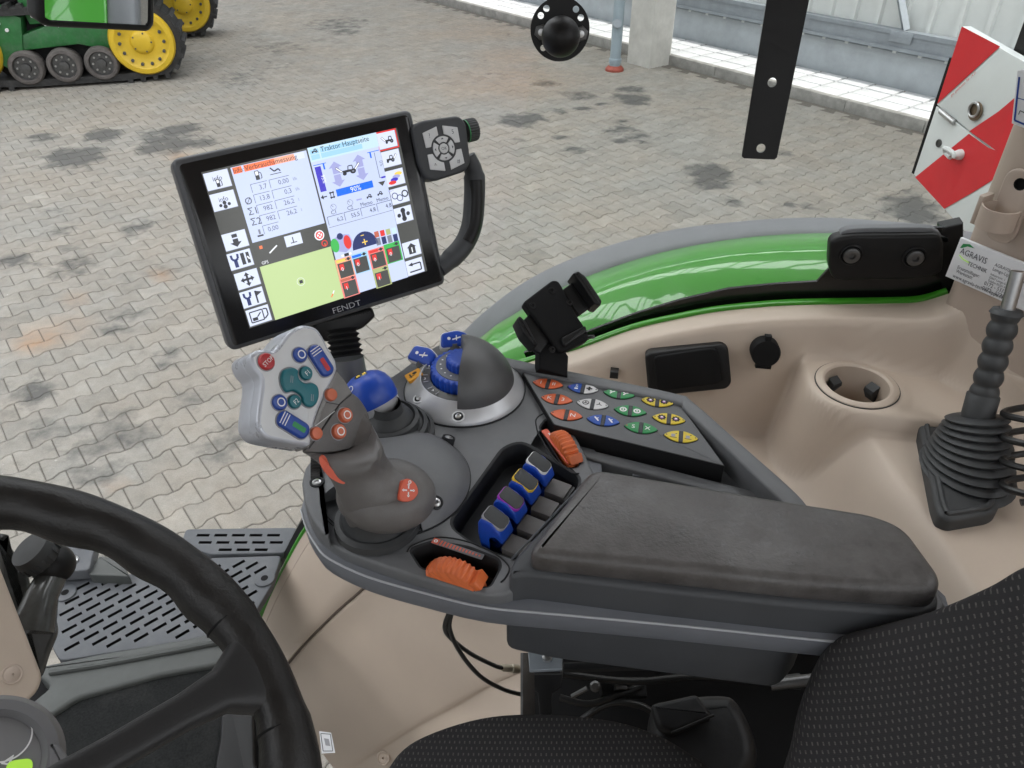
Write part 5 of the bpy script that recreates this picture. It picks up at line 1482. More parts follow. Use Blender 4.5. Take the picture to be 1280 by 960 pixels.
# ---- blue topped small joystick
jb = atz(487, 540, Z0 + .004); jt = atd(461, 489, jb_d := (jb - CAM).dot(CF) - .012)
ax = (jt - jb).normalized(); js = thing('mini_joystick', jb, 'small joystick with blue domed knob and black rubber bellows', 'joystick')
f = axis_frame(jb, V((0, 0, 1))); Lj = (jt - jb).length
b = MB(); b.lathe(f, [(.050, -.006), (.050, .004), (.046, .006), (.0455, .003), (.043, .003), (.043, .012), (.039, .014), (.037, .011), (.034, .011), (.034, .021), (.030, .023), (.028, .020), (.024, .026), (.018, .03), (.016, .04)], M['grip_dark'], 48); b.build('rubber_bellows', js)
f = axis_frame(jt, ax)
b = MB(); b.lathe(f, [(.014, -.037), (.016, -.030), (.022, -.027), (.0262, -.020), (.0268, -.014), (.024, -.012)], M['dial_silver'], 36, sx=1, sy=.95); b.build('knob_collar', js)
b = MB(); b.lathe(f, [(.0272, -.0155), (.0284, -.011), (.0286, -.004), (.0274, .004), (.0245, .011), (.020, .016), (.013, .0195), (.006, .021), (0, .0213)], M['blue'], 40); kb_ = b.build('blue_knob', js)
b = MB(); 
cam_d = (CAM - f.o); cam_d = (cam_d - f.ez * cam_d.dot(f.ez)).normalized(); side_d = f.ez.cross(cam_d)
g1 = axis_frame(f.o + f.ez * .0196 + cam_d * .0085, f.ez * .9 + cam_d * .42, side_d)
b.prism(g1, [(x * 1.7, y) for x, y in disc(0, 0, .0045, 18)], -.003, .0016, M['gloss_black'], .0008); b.prism(g1, rounded(rect(-.005, -.001, -.0015, .0015), .0006), 0, .0019, M['yellow']); b.prism(g1, rounded(rect(.002, .006, -.0012, .0018), .0006), 0, .0019, M['yellow'])
d2 = (cam_d * .75 - side_d * .66)
g1 = axis_frame(f.o + f.ez * .0125 + d2 * .0222, f.ez * .6 + d2 * .8, side_d); b.ring(g1, 0, 0, .0024, .0034, M['white'], .0022, 16); b.build('knob_markings', kb_)

# ---- drive joystick
dj = atz(492, 602, Z0); dr = (V(cz0.hit(588, 602)) - V(cz0.hit(397, 602))).length / 2
drive = thing('drive_joystick', dj, 'large grey drive joystick with silver button head leaning over the console', 'joystick')
f = Fr(dj, (1, 0, 0), (0, 1, 0))
dprof = [(dr, -.004), (dr, .002), (dr * .975, .004), (dr * .94, .009), (dr * .84, .0155), (dr * .70, .021), (dr * .52, .025), (dr * .3, .027), (.0, .028)]
b = MB(); b.lathe(f, dprof, M['console'], 72, R(-62), R(206))
for a_ in (-62, 206):
    q = [f.pt(r * math.cos(R(a_)), r * math.sin(R(a_)), w) for r, w in dprof] + [f.pt(0, 0, -.004)]
    b.add(q, [list(range(len(q)))], M['console'], False)
b.build('base_dome', drive)
b = MB(); b.lathe(f, [(dr + .0012, -.001), (dr + .0012, .0012), (dr - .0005, .0012)], M['pocket'], 72); b.build('dome_gap', drive)
b = MB(); b.lathe(f, [(dr * .985, -.002), (dr * .98, .0015), (dr * .55, .0005), (0, .0005)], M['console_dark'], 72); b.build('base_dish', drive)
# left hand horn of the console top
nb_ = atz(472, 650, Z0 + .006); f = Fr(nb_, (1, 0, 0), (0, 1, 0))
b = MB(); b.lathe(f, [(.042, -.004), (.041, .003), (.036, .005), (.033, .004), (.031, .010), (.030, .016), (.031, .022), (.028, .03)], M['grip_dark'], 40); b.build('neck_boot', drive)
for x, y in ((545, 628), (398, 613), (561, 547)):
    b = MB(); u, v = cz0.hit(x, y); zz = .016 if x == 545 else (.003 if x < 400 else .008)
    u, v = cz0.hit(x, y, zz); f = cz0.sub(u, v, zz)
    if x > 500:
        for _ in range(8):
            u, v = cz0.hit(x, y, zz); rr_ = math.hypot(u - dj.x, v - dj.y)
            for (r1, w1), (r2, w2) in zip(dprof[1:], dprof[2:]):
                if r2 <= rr_ <= r1: zz = w2 + (w1 - w2) * (rr_ - r2) / (r1 - r2)
        rd = V((u - dj.x, v - dj.y, 0)).normalized(); f = axis_frame(cz0.pt(u, v, zz), rd * .45 + V((0, 0, .9)))
    else: f = cz0.sub(u, v, .0145)
    b.lathe(f, [(.0075, -.01), (.0072, .001), (.0055, .0008), (.0052, -.002), (0, -.002)], M['pocket'], 20); b.lathe(f, [(.0045, -.002), (.0045, .0006), (.0024, .0012), (.002, -.0004), (0, -.0004)], M['chrome'], 16); b.build('base_screw', drive)
# palm rest bulge
bc = atd(478, 618, .722)
pfm = axis_frame(atd(483, 619, .722), V((.10, -.22, 1)), (1, 0, 0))
b = MB(); pr = []
for k in range(19):
    t = -1.25 + 2.75 * k / 18
    pr.append((max(.0, math.cos(t)) ** .55, .024 * math.sin(t)))
b.lathe(pfm, [(.0465 * r, w) for r, w in pr], M['grip'], 48, sx=1.0, sy=.80); b.build('palm_rest', drive, ang=60)
pst = axis_frame(atd(510, 613, .6955), -ray(510, 613) + CR * .5 + CU * .1, CR)
b = MB(); po = sp2(pst.px([(504, 601), (512, 599), (520, 606), (522, 617), (514, 626), (502, 626), (499, 618)]), 4); b.prism(pst, po, -.010, .0008, M['orange_print'], .0005)
for k in range(4):
    a = k * PI / 2; b.strip(pst, [(.0015 * math.cos(a), .0015 * math.sin(a)), (.0045 * math.cos(a), .0045 * math.sin(a))], .0012, M['white'], .0012); b.strip(pst, [(.0045 * math.cos(a) - .001 * math.sin(a), .0045 * math.sin(a) + .001 * math.cos(a)), (.006 * math.cos(a), .006 * math.sin(a)), (.0045 * math.cos(a) + .001 * math.sin(a), .0045 * math.sin(a) - .001 * math.cos(a))], .0008, M['white'], .0012)
b.ring(pst, .001, .0075, .0008, .0016, M['white'], .0012, 12); b.build('direction_sticker', drive)
# grip: loft from the palm rest to the head
HF = facing(360, 490, .685, .72, .24)                                 # plane of the head face
stations = [(478, 627, .722, .038, .026), (469, 616, .718, .0345, .0295), (459, 604, .713, .0275, .029), (450, 588, .707, .0252, .027), (441, 569, .701, .0268, .0265)]
rings = []
e_ = lambda t: math.copysign(abs(t) ** .78, t)
for i, (x, y, d, a, c) in enumerate(stations):
    P = atd(x, y, d)
    nx = atd(*stations[min(i + 1, 4)][:3]) - atd(*stations[max(i - 1, 0)][:3]); ff_ = axis_frame(P, nx, CR)
    rings.append([ff_.pt(a * e_(math.cos(2 * PI * k / 32)), c * e_(math.sin(2 * PI * k / 32))) for k in range(32)])
capp = ccw(sp2(HF.px([(441, 491), (456, 506), (464, 526), (458, 546), (438, 561), (412, 566), (384, 565), (386, 558), (400, 541), (425, 505)]), 4))
cc_ = V(HF.hit(424, 532))
def cap_at(ang, sc, w):
    d = V((math.cos(ang), math.sin(ang))); best = 0
    for i in range(len(capp)):
        p, q = V(capp[i - 1]) - cc_, V(capp[i]) - cc_; sgm = q - p; det = d.x * -sgm.y + d.y * sgm.x
        if abs(det) < 1e-12: continue
        t = (p.x * -sgm.y + p.y * sgm.x) / det; u = (d.x * p.y - d.y * p.x) / det
        if -1e-6 <= u <= 1 + 1e-6 and t > best: best = t
    q = cc_ + d * best * sc; return HF.pt(q.x, q.y, w)
angs = []
for k in range(32):
    v3 = ff_.ex * (stations[-1][3] * e_(math.cos(2 * PI * k / 32))) + ff_.ey * (stations[-1][4] * e_(math.sin(2 * PI * k / 32)))
    angs.append(math.atan2(v3.dot(HF.ey), v3.dot(HF.ex)))
for sc_, w in ((1.0, -.006), (1.0, -.003), (.985, -.0012), (.955, -.0002), (.5, .0006)): rings.append([cap_at(a, sc_, w) for a in angs])
body_r, cap_r_ = rings[:5] + [rings[5]], rings[6:]
R2 = [spline([r[k] for r in body_r], 4) for k in range(32)]
rings = [[R2[k][i] for k in range(32)] for i in range(len(R2[0]))] + cap_r_
b = MB(); b.loft(rings, M['grip']); b.build('grip', drive, ang=45)
# clear facet between head and grip
b = MB(); q = HF.px([(404, 498), (414, 474), (421, 463), (432, 476), (441, 491), (425, 505), (412, 522), (400, 541), (386, 562), (384, 556), (392, 530)])
b.prism(HF, rounded(q, .0015, 2), -.026, -.0005, M['clear_grip'], .0012, 2, rb=.004); b.build('grip_facet', drive)
b = MB(); b.strip(HF, HF.px([(386, 561), (400, 541), (425, 505), (440, 491)]), .0008, M['pocket'], .0006); b.strip(HF, HF.px([(392, 534), (418, 514)]), .0008, M['silver'], .0006); b.strip(HF, HF.px([(408, 503), (424, 506)]), .0007, M['pocket'], .0006); b.build('facet_lines', drive)
# silver head
head_px = [(298, 462), (304, 444), (316, 437), (329, 436), (341, 438), (350, 429), (362, 414), (375, 407), (388, 407), (400, 414), (412, 436), (422, 461), (404, 500), (394, 528), (389, 557), (380, 557), (345, 553), (322, 543), (312, 527), (324, 500), (326, 478), (316, 470)]
head_px = [(313, 447), (319, 439), (331, 436), (341, 438), (349, 431), (361, 416), (375, 407), (388, 407), (399, 413), (411, 434), (422, 461), (404, 500), (394, 528), (389, 556), (380, 557), (345, 551), (330, 545), (322, 530), (324, 505), (327, 475), (318, 462)]
hp_ = sp2(HF.px(head_px), 3)
b = MB(); b.prism(HF, hp_, -.0145, .0, M['silver_side'], .0032, 4, top=M['silver']); hd_ = b.build('button_head', drive, ang=40)
b = MB(); b.prism(HF, offset(ccw(hp_), .0008), -.0155, -.014, M['pocket']); b.build('head_seam', hd_)
b = MB(); b.prism(HF, hp_, -.042, -.0150, M['silver_side'], .0006, 3, rb=.008); b.build('head_back', hd_, ang=50)
def hbtn(x, y, rad, m, name='head_button', h=.0042, sym_=None, lab=None, fr=HF, par=hd_):
    u, v = fr.hit(x, y); b = MB(); f = fr.sub(u, v)
    b.lathe(f, [(rad + .0010, -.001), (rad + .0010, .0006), (rad + .0002, .0009)], M['grey_print'], 24); b.lathe(f, [(rad, 0), (rad, h - .0018), (rad * .88, h - .0004), (rad * .6, h), (0, h)], m, 28)
    if sym_ == 'O': b.ring(f, 0, 0, rad * .42, rad * .58, M['white'], h + .0003, 20)
    elif sym_: b.text(f, sym_, 0, 0, rad * (.55 if len(sym_) > 2 else .7), M['white'], h + .0004, 'c', .9, R(52))
    return b.build(name, par)
pxm = .685 / FPX * 1.16
hbtn(332, 452.5, 9.2 * pxm, M['red_btn'], sym_='STOP'); hbtn(374, 444, 8.4 * pxm, M['blue_btn'], sym_='O'); hbtn(348.5, 503.5, 8.4 * pxm, M['blue_btn'], sym_='O')
hbtn(381, 467, 7.8 * pxm, M['teal'], sym_='F1'); hbtn(367, 502.5, 7.6 * pxm, M['teal'], sym_='F2')
# S shaped teal rocker
A, B = V(HF.hit(361.5, 474)), V(HF.hit(387, 497)); dd = (B - A).normalized(); nn = V((-dd.y, dd.x)); rr = 11.5 * pxm
S = HF.px([(290 + x / 5.65, 400 + y / 5.65) for x, y in ((335, 410), (350, 362), (390, 342), (430, 345), (455, 365), (452, 392), (468, 428), (508, 452), (550, 447), (588, 470), (601, 520), (590, 580), (555, 617), (515, 610), (488, 580), (482, 546), (455, 520), (420, 505), (375, 512), (345, 470))])
b = MB(); sp_ = sp2([tuple(q) for q in S], 4); b.prism(HF, offset(ccw(sp_), -.001), 0, .0008, M['grey_print']); b.prism(HF, sp_, 0, .0045, M['teal'], .002, 4)
b.text(HF, '||', A.x, A.y, .005, M['grey_print'], .0048, 'c'); b.text(HF, '||', B.x, B.y, .005, M['grey_print'], .0048, 'c'); b.build('rocker_button', hd_, ang=60)
for (a, c, w, ink) in (((392, 440), (407, 463), 9.3, 'red_btn'), ((353, 524), (377, 539), 9.3, 'key_green')):
    A, B = V(HF.hit(*a)), V(HF.hit(*c)); d = (B - A).normalized(); f = HF.sub((A.x + B.x) / 2, (A.y + B.y) / 2, 0, math.atan2(d.y, d.x)); L_ = (B - A).length / 2; w *= pxm
    cap = [(L_ + w * .75 * math.cos(t), w * math.sin(t)) for t in [R(-90 + 18 * k) for k in range(11)]] + [(-L_ - w * .75 * math.cos(t), -w * math.sin(t)) for t in [R(-90 + 18 * k) for k in range(11)]]
    b = MB(); b.prism(f, offset(ccw(cap), -.001), 0, .001, M['grey_print']); b.prism(f, cap, 0, .0048, M['blue_btn'], .0025, 4)
    b.poly(f, rounded(rect(-L_ * .2, L_ * 1.1, -w * .32, w * .32), .0012, 3), M[ink], .0051)
    for k in range(3): b.poly(f, rect(-L_ * (1.3 - k * .25), -L_ * (1.22 - k * .25), -w * .8, w * .7), M['white'], .0051)
    b.build('slide_button', hd_, ang=60)
hbtn(412, 494, 7.2 * pxm, M['orange_btn'], 'orange_button', .0052, par=drive); hbtn(394, 542, 7.2 * pxm, M['orange_btn'], 'orange_button', .0045, par=drive)
GF = HF; hbtn(430, 519.5, 8.6 * pxm, M['orange_btn'], 'orange_button', .0055, 'O', fr=GF, par=drive); hbtn(422, 540, 8.6 * pxm, M['orange_btn'], 'orange_button', .0055, 'O', fr=GF, par=drive)
# scroll wheel and orange marking on the grip side
f = facing(396, 585, .694, -.3, -.1); b = MB(); w = Fr(f.o, CU, f.ez); knurl(Fr(atd(394, 583, .70), CU, -ray(394, 583)), .011, -.004, .004, 22, .0012, M['grip_dark']).build('scroll_wheel', drive)
f = facing(412, 587, .6795, -.15, -.2); b = MB(); q = f.px([(399, 572), (404, 573), (418, 590), (431, 600), (429, 605), (414, 598), (402, 584)]); b.prism(f, sp2(q, 3), -.01, .0005, M['orange_print']); b.build('grip_marking', drive)

# ================================================================== TERMINAL
tc_ = [(222, 203), (512, 140), (557, 352), (291, 437)]; td = [.909, 1.029, 1.091, .971]
TSC = .95
Tp = [atd(x, y, d * TSC) for (x, y), d in zip(tc_, td)]
TF = Fr(Tp[3], Tp[2] - Tp[3], Tp[0] - Tp[3])                           # o bottom left of glass, u right, v up, w to viewer
term = thing('touch_terminal', TF.pt(.12, -.02, -.05), 'black framed touch screen terminal with side grip on a grey post', 'terminal')
hous = rounded(TF.px([(213, 199), (514, 136), (558, 355), (288, 440)]), .010, 5)
b = MB(); b.prism(TF, hous, -.036, .001, M['housing'], .006, 4, rb=.006); b.build('terminal_housing', term)
glass = rounded(TF.px([(223, 206), (510, 143), (554, 351), (292, 433)], .0015), .006, 5)
b = MB(); b.prism(TF, glass, -.001, .0020, M['glass_black'], .0008, 2)
b.text(TF, 'FENDT', *TF.hit(417, 392, .002), .0072, M['grey_print'], .0024, 'l', 1.25); bez = b.build('bezel_glass', term)
# --- screen
SW = .0024
sq = TF.px([(251.5, 215.5), (496, 159.5), (534, 338.5), (312, 410.5)], SW)
s0, s1, s2, s3 = [V(q) for q in sq]
def SP(u, v):
    v = v * VS
    return s0 * (1 - u) * (1 - v) + s1 * u * (1 - v) + s2 * u * v + s3 * (1 - u) * v
def UV(x, y):
    q = V(TF.hit(x, y, SW)); u = v = .5
    for _ in range(12):
        p = SP(u, v); du = (s1 - s0) * (1 - v) + (s2 - s3) * v; dv = (s3 - s0) * (1 - u) + (s2 - s1) * u
        e = q - p; det = du.x * dv.y - du.y * dv.x
        u += (e.x * dv.y - e.y * dv.x) / det; v += (du.x * e.y - du.y * e.x) / det
    return u, v
SANG = math.atan2((s1 - s0).y, (s1 - s0).x); SH = (s3 - s0).length; SWD = (s1 - s0).length
C_ = {k: screenmat('screen_' + k, c, .80) for k, c in dict(lav=(196, 208, 242), pale=(214, 222, 246), dark=(66, 67, 64), green=(186, 208, 146), orange=(244, 118, 66), peach=(248, 170, 140), sky=(160, 208, 240), skyl=(196, 224, 246), blue=(10, 106, 246), navy=(58, 48, 190), ink=(40, 42, 50), grey=(120, 124, 140), arrow=(160, 164, 214), red=(222, 52, 48), lred=(236, 130, 124), gr2=(60, 180, 80), yel=(244, 208, 96), white=(240, 244, 250), navy2=(30, 44, 100), olive=(170, 180, 120), brown=(190, 100, 80), line=(90, 96, 120)).items()}
def quad(u0, v0, u1, v1): return [tuple(SP(u0, v0)), tuple(SP(u0, v1)), tuple(SP(u1, v1)), tuple(SP(u1, v0))]
def pp(pts): return [tuple(SP(*q)) for q in pts]
LY = [SW + .0004 * k for k in range(8)]
def stext(b, t, u, v, h, m, al='l', w=LY[3], sx=.95): b.text(TF, t, *SP(u, v), h * SH, m, w, al, sx, SANG)
b = MB(); b.poly(TF, quad(0, 0, 1, 1), C_['dark'], LY[0]); scr = b.build('display_screen', term)
AS = SWD / SH
def cir(u, v, r, n=14): return [tuple(SP(u + r / AS * math.cos(2 * PI * k / n), v + r * math.sin(2 * PI * k / n))) for k in range(n)]
# left page
b = MB(); ud = UV(383, 186)[0]; uL = .128
vT = UV(398, 281)[1]; vG = UV(410, 309)[1]
b.poly(TF, quad(uL + .005, .012, ud - .004, vT), C_['lav'], LY[1])
b.poly(TF, quad(uL + .012, .015, uL + .055, .055), C_['orange'], LY[2]); 
for k in range(6): b.poly(TF, quad(uL + .065 + k * .05, .015, uL + .115 + k * .05, .055), C_[('orange', 'orange', 'orange', 'peach', 'peach', 'pale')[k]], LY[2])
stext(b, 'Info:', uL + .014, .05, .030, C_['ink']); stext(b, 'Verbrauchsmessung', uL + .068, .05, .032, C_['ink'])
vals_ = [('', '3,7', '0,00'), ('Ø', '13,8', '0,3'), ('Σ1', '982', '26,2'), ('Σ2', '982', '26,2'), ('', '0,00', None)]
for k, (h, a_, c_) in enumerate(vals_):
    v = .165 + .066 * k
    if h: stext(b, h, .155, v + .020, .044, C_['ink'])
    stext(b, a_, .275, v + .016, .031, C_['line'], 'r')
    b.strip(TF, pp([(.201, v + .024), (.201, v - .028), (.282, v - .028)]), .0006, C_['line'], LY[2])
    if c_:
        stext(b, c_, .385, v + .014, .031, C_['line'], 'r'); b.strip(TF, pp([(.292, v + .024), (.292, v - .028), (.392, v - .028)]), .0006, C_['line'], LY[2]); stext(b, ('l/h', 'l/h', 'l', 'l')[k], .408, v + .01, .020, C_['grey'])
def pump(b, u, v, s, m=C_['ink']):
    b.poly(TF, quad(u - s * .5, v, u + s * .25, v + s * 1.1), m, LY[3]); b.poly(TF, quad(u - s * .4, v - s * .9, u + s * .15, v), C_['white'], LY[3]); b.strip(TF, pp([(u - s * .45, v), (u - s * .45, v - s), (u + s * .2, v - s), (u + s * .2, v)]), .0008, m, LY[4]); b.strip(TF, pp([(u + s * .3, v - s * .7), (u + s * .65, v - s * .3), (u + s * .65, v + s * .8), (u + s * .4, v + s * .9)]), .0009, m, LY[3])
pump(b, .247, .092, .026); b.strip(TF, pp([(.305, .108), (.36, .108)]), .0008, C_['ink'], LY[3]); b.strip(TF, pp([(.312, .066), (.328, .092), (.35, .082), (.357, .098)]), .0016, C_['ink'], LY[3])
b.strip(TF, pp([(.165, .455), (.195, .455)]), .002, C_['ink'], LY[3]); b.strip(TF, pp([(.18, .415), (.18, .445)]), .0024, C_['grey'], LY[3]); b.build('fuel_page', scr)
b = MB(); b.poly(TF, quad(uL + .005, vT, ud - .004, vG), C_['dark'], LY[1]); b.poly(TF, quad(uL + .16, vT + .015, uL + .245, vT + .085), C_['pale'], LY[2]); b.strip(TF, pp([(uL + .2, vT + .03), (uL + .2, vT + .065)]), .0012, C_['ink'], LY[3]); b.strip(TF, pp([(uL + .185, vT + .066), (uL + .218, vT + .066)]), .001, C_['ink'], LY[3])
b.strip(TF, pp([(uL + .07, vT + .09), (uL + .115, vT + .055)]), .0016, C_['white'], LY[3]); b.poly(TF, quad(uL + .03, vT + .03, uL + .045, vT + .05), C_['orange'], LY[2])
b.poly(TF, cir(*UV(399, 294), .034), C_['white'], LY[2]); 
u, v = UV(399, 294); b.poly(TF, cir(u, v, .026), C_['red'], LY[3]); b.poly(TF, cir(u, v, .018), C_['white'], LY[4]); b.strip(TF, pp([(u - .012, v - .016), (u + .012, v + .016)]), .001, C_['red'], LY[5]); b.strip(TF, pp([(u + .012, v - .016), (u - .012, v + .016)]), .001, C_['red'], LY[5])
u, v = UV(405.5, 304); b.poly(TF, cir(u, v, .022), C_['red'], LY[2]); b.poly(TF, cir(u, v, .015), C_['dark'], LY[3]); b.strip(TF, pp([(u, v), (u, v + .015)]), .001, C_['orange'], LY[4]); stext(b, 'GPS', uL + .02, vG - .01, .02, C_['white']); b.build('status_band', scr)
b = MB(); b.poly(TF, quad(uL + .005, vG, ud - .004, 1), C_['green'], LY[1]); u, v = UV(376, 352); b.poly(TF, quad(u - .008, v - .01, u + .010, v + .012), C_['ink'], LY[2]); b.ring(TF, *SP(u, v), .0045, .0049, C_['white'], LY[2])
u, v = UV(416, 367); b.strip(TF, pp([(u - .012, v + .02), (u, v)]), .0014, C_['orange'], LY[2]); b.strip(TF, pp([(u, v), (u + .010, v - .018)]), .0014, C_['white'], LY[2]); b.build('map_page', scr)
# right page
uR = UV(470, 163)[0]; x0 = ud + .004; w_ = uR - x0
def X(t): return x0 + w_ * t
b = MB(); b.poly(TF, quad(x0, .0, uR - .003, 1), C_['lav'], LY[1]); VS = .77; b.poly(TF, quad(x0, .0, uR - .003, .12), C_['skyl'], LY[2])
b.poly(TF, quad(X(.02), .02, X(.14), .06), C_['sky'], LY[3]); b.poly(TF, quad(X(.02), .065, X(.14), .105), C_['sky'], LY[3]); b.poly(TF, quad(X(.16), .02, X(.7), .06), C_['sky'], LY[3]); b.poly(TF, quad(X(.16), .065, X(.75), .105), C_['sky'], LY[3])
stext(b, 'Traktor Hauptseite', X(.17), .055, .033, C_['ink'], 'l', LY[4])
def tractor(b, u, v, s, arms=2, m=C_['ink'], flip=1, w=LY[3]):
    b.poly(TF, cir(u + flip * s * .55, v + s * .45, s * .50), m, w); b.poly(TF, cir(u - flip * s * .55, v + s * .62, s * .34), m, w); b.poly(TF, cir(u + flip * s * .55, v + s * .45, s * .2), C_['grey'], w + .0003)
    b.poly(TF, quad(u - s * .75, v - s * .05, u + s * .3, v + s * .45), m, w); b.strip(TF, pp([(u - s * .05, v), (u + s * .05, v - s * .75), (u + s * .55, v - s * .75), (u + s * .6, v)]), .0011, m, w)
    if arms & 1: b.strip(TF, pp([(u - s * .8, v + s * .2), (u - s * 1.5, v - s * .9)]), .0026, m, w); b.strip(TF, pp([(u - s * .85, v + s * .15), (u - s * 1.48, v - s * .85)]), .0016, C_['white'], w + .0003)
    if arms & 2: b.strip(TF, pp([(u + s * .8, v + s * .2), (u + s * 1.5, v - s * .9)]), .0026, m, w); b.strip(TF, pp([(u + s * .85, v + s * .15), (u + s * 1.48, v - s * .85)]), .0016, C_['white'], w + .0003)
tractor(b, X(.08), .035, .018, 0, C_['ink'], 1, LY[4])
b.poly(TF, quad(X(.03), .165, X(.115), .375), C_['navy'], LY[2]); b.text(TF, '95%', *SP(X(.085), .24), .026 * SH, C_['white'], LY[3], 'l', .9, SANG - PI / 2)
b.strip(TF, pp([(X(.02), .15), (X(.2), .15)]), .0008, C_['blue'], LY[2]); b.strip(TF, pp([(X(.16), .15), (X(.16), .2)]), .002, C_['blue'], LY[2])
def updown(u, v0, v1):
    for a, c, s in ((v0, (v0 + v1) / 2 - .004, 1), (v1, (v0 + v1) / 2 + .004, -1)):
        b.poly(TF, pp([(u, a), (u + .035, a + s * .05), (u + .018, a + s * .05), (u + .018, c), (u - .018, c), (u - .018, a + s * .05), (u - .035, a + s * .05)]), C_['arrow'], LY[2])
updown(X(.31), .155, .37); updown(X(.66), .145, .365); tractor(b, X(.48), .25, .042, 3)
b.strip(TF, pp([(X(.8), .15), (X(.98), .15)]), .0008, C_['blue'], LY[2]); b.strip(TF, pp([(X(.84), .15), (X(.84), .2)]), .002, C_['blue'], LY[2]); b.strip(TF, pp([(X(.9), .16), (X(.9), .38), (X(1) - .004, .38)]), .0007, C_['line'], LY[2]); b.poly(TF, quad(X(.92), .375, X(1) - .006, .39), C_['navy'], LY[3]); b.text(TF, '0%', *SP(X(.94), .24), .026 * SH, C_['grey'], LY[3], 'l', .9, SANG - PI / 2)
b.poly(TF, quad(X(.24), .385, X(.78), .445), C_['blue'], LY[2]); stext(b, '90%', X(.52), .415, .034, C_['white'], 'c'); b.poly(TF, pp([(X(.86), .415), (X(.97), .415), (X(.915), .455)]), C_['dark'], LY[2])
b.strip(TF, pp([(X(.03), .42), (X(.1), .42)]), .0014, C_['ink'], LY[2]); b.poly(TF, pp([(X(.01), .42), (X(.05), .40), (X(.05), .44)]), C_['ink'], LY[2]); b.strip(TF, pp([(X(.14), .40), (X(.21), .40)]), .0015, C_['ink'], LY[2]); b.strip(TF, pp([(X(.14), .44), (X(.21), .44)]), .0015, C_['ink'], LY[2]); b.strip(TF, pp([(X(.155), .39), (X(.155), .45)]), .001, C_['ink'], LY[2]); b.strip(TF, pp([(X(.195), .39), (X(.195), .45)]), .001, C_['ink'], LY[2])
for k, (t, vv) in enumerate((('C1', '6,2'), ('C2', '55,5'), ('Memo', '4,8'), ('Memo', '4,8'))):
    u = X(.03 + .245 * k); stext(b, t, u + .038, .562, .026, C_['ink'], 'c'); stext(b, vv, u + .08, .648, .028, C_['ink'], 'r')
    b.strip(TF, pp([(u, .66), (u, .59), (u + .085, .59)]), .0007, C_['line'], LY[2])
    if k < 2: b.ring(TF, *SP(u + .045, .52), .0032, .0037, C_['grey'], LY[2], 16); b.strip(TF, pp([(u + .045, .52), (u + .035, .50)]), .0007, C_['grey'], LY[2])
    else: tractor(b, u + .06 - .03 * (k - 2), .51, .018, 0); b.strip(TF, pp([(u - .01 + .09 * (k - 2), .515), (u + .02 + .09 * (k - 2), .515)]), .0018, C_['arrow'], LY[2])
b.strip(TF, pp([(X(.02), .68), (X(.98), .68)]), .0006, C_['grey'], LY[2]); b.build('main_page', scr); VS = 1.0
# joystick picture, half dial, lever bars
b = MB()
b.poly(TF, pp([(X(.02), .65), (X(.05), .60), (X(.11), .59), (X(.2), .59), (X(.27), .60), (X(.30), .65), (X(.26), .69), (X(.17), .71), (X(.06), .69)]), C_['arrow'], LY[2]); u1, v1 = UV(418.5, 307); b.poly(TF, [tuple(SP(u1 + .022 * math.cos(t), v1 + .047 * math.sin(t))) for t in [2 * PI * k / 16 for k in range(16)]], C_['gr2'], LY[3]); u1, v1 = UV(434, 302.5); b.poly(TF, [tuple(SP(u1 + .020 * math.cos(t), v1 + .047 * math.sin(t))) for t in [2 * PI * k / 16 for k in range(16)]], C_['red'], LY[3])
b.poly(TF, cir(*UV(424.5, 295.5), .022), C_['navy2'], LY[3]); b.strip(TF, pp([(X(.09), .725), (X(.24), .725)]), .0026, C_['white'], LY[3]); b.poly(TF, quad(X(.13), .715, X(.2), .735), C_['ink'], LY[4])
b.build('joystick_picture', scr)
b = MB(); u1, v1 = UV(456.5, 306); v1 = UV(456, 309)[1]; b.poly(TF, [tuple(SP(u1 + .072 * math.cos(PI * k / 16), v1 - .105 * math.sin(PI * k / 16))) for k in range(17)], C_['navy2'], LY[2])
b.strip(TF, pp([(u1 - .015, v1 - .035), (u1 + .015, v1 - .035)]), .0014, C_['yel'], LY[3]); b.strip(TF, pp([(u1, v1 - .055), (u1, v1 - .015)]), .0014, C_['yel'], LY[3]); b.strip(TF, pp([(u1 - .014, v1 - .082), (u1 + .004, v1 - .082)]), .001, C_['yel'], LY[3])
for k in range(4):
    u2 = UV(470.5 + k * 7.2, 293 - k * 1.6); b.poly(TF, quad(u2[0] - .012, u2[1] - .02, u2[0] + .013, u2[1] + .02), C_[('brown', 'red', 'olive', 'skyl')[k]], LY[2]); b.poly(TF, quad(u2[0] - .012, u2[1] + .025, u2[0] + .013, u2[1] + .075), C_['navy2' if k % 2 else 'grey'], LY[2])
b.build('dial_picture', scr)
def valve(x, y, frame, cyl, t='0'):
    u, v = UV(x, y); b = MB(); b.poly(TF, quad(u - .046, v - .068, u + .046, v + .068), C_[frame], LY[2]); b.poly(TF, quad(u - .038, v - .038, u + .038, v + .062), C_['dark'], LY[3]); b.poly(TF, quad(u - .03, v - .03, u - .006, v + .008), C_['red'], LY[4]); stext(b, t, u - .018, v + .003, .026, C_['white'], 'c', LY[5])
    b.poly(TF, quad(u - .04, v - .062, u + .01, v - .044), C_[cyl], LY[3]); b.strip(TF, pp([(u + .01, v - .053), (u + .04, v - .053)]), .001, C_['ink'], LY[3]); b.poly(TF, cir(u + .026, v - .053, .011), C_['ink'], LY[4]); b.build('valve_tile', scr)
valve(431.5, 334.5, 'peach', 'yel'); valve(451, 328.5, 'sky', 'blue'); valve(472, 322.5, 'lred', 'red'); valve(491.5, 315.5, 'gr2', 'gr2'); valve(437, 358, 'lred', 'brown', '1'); valve(477.5, 346, 'olive', 'olive', '1')
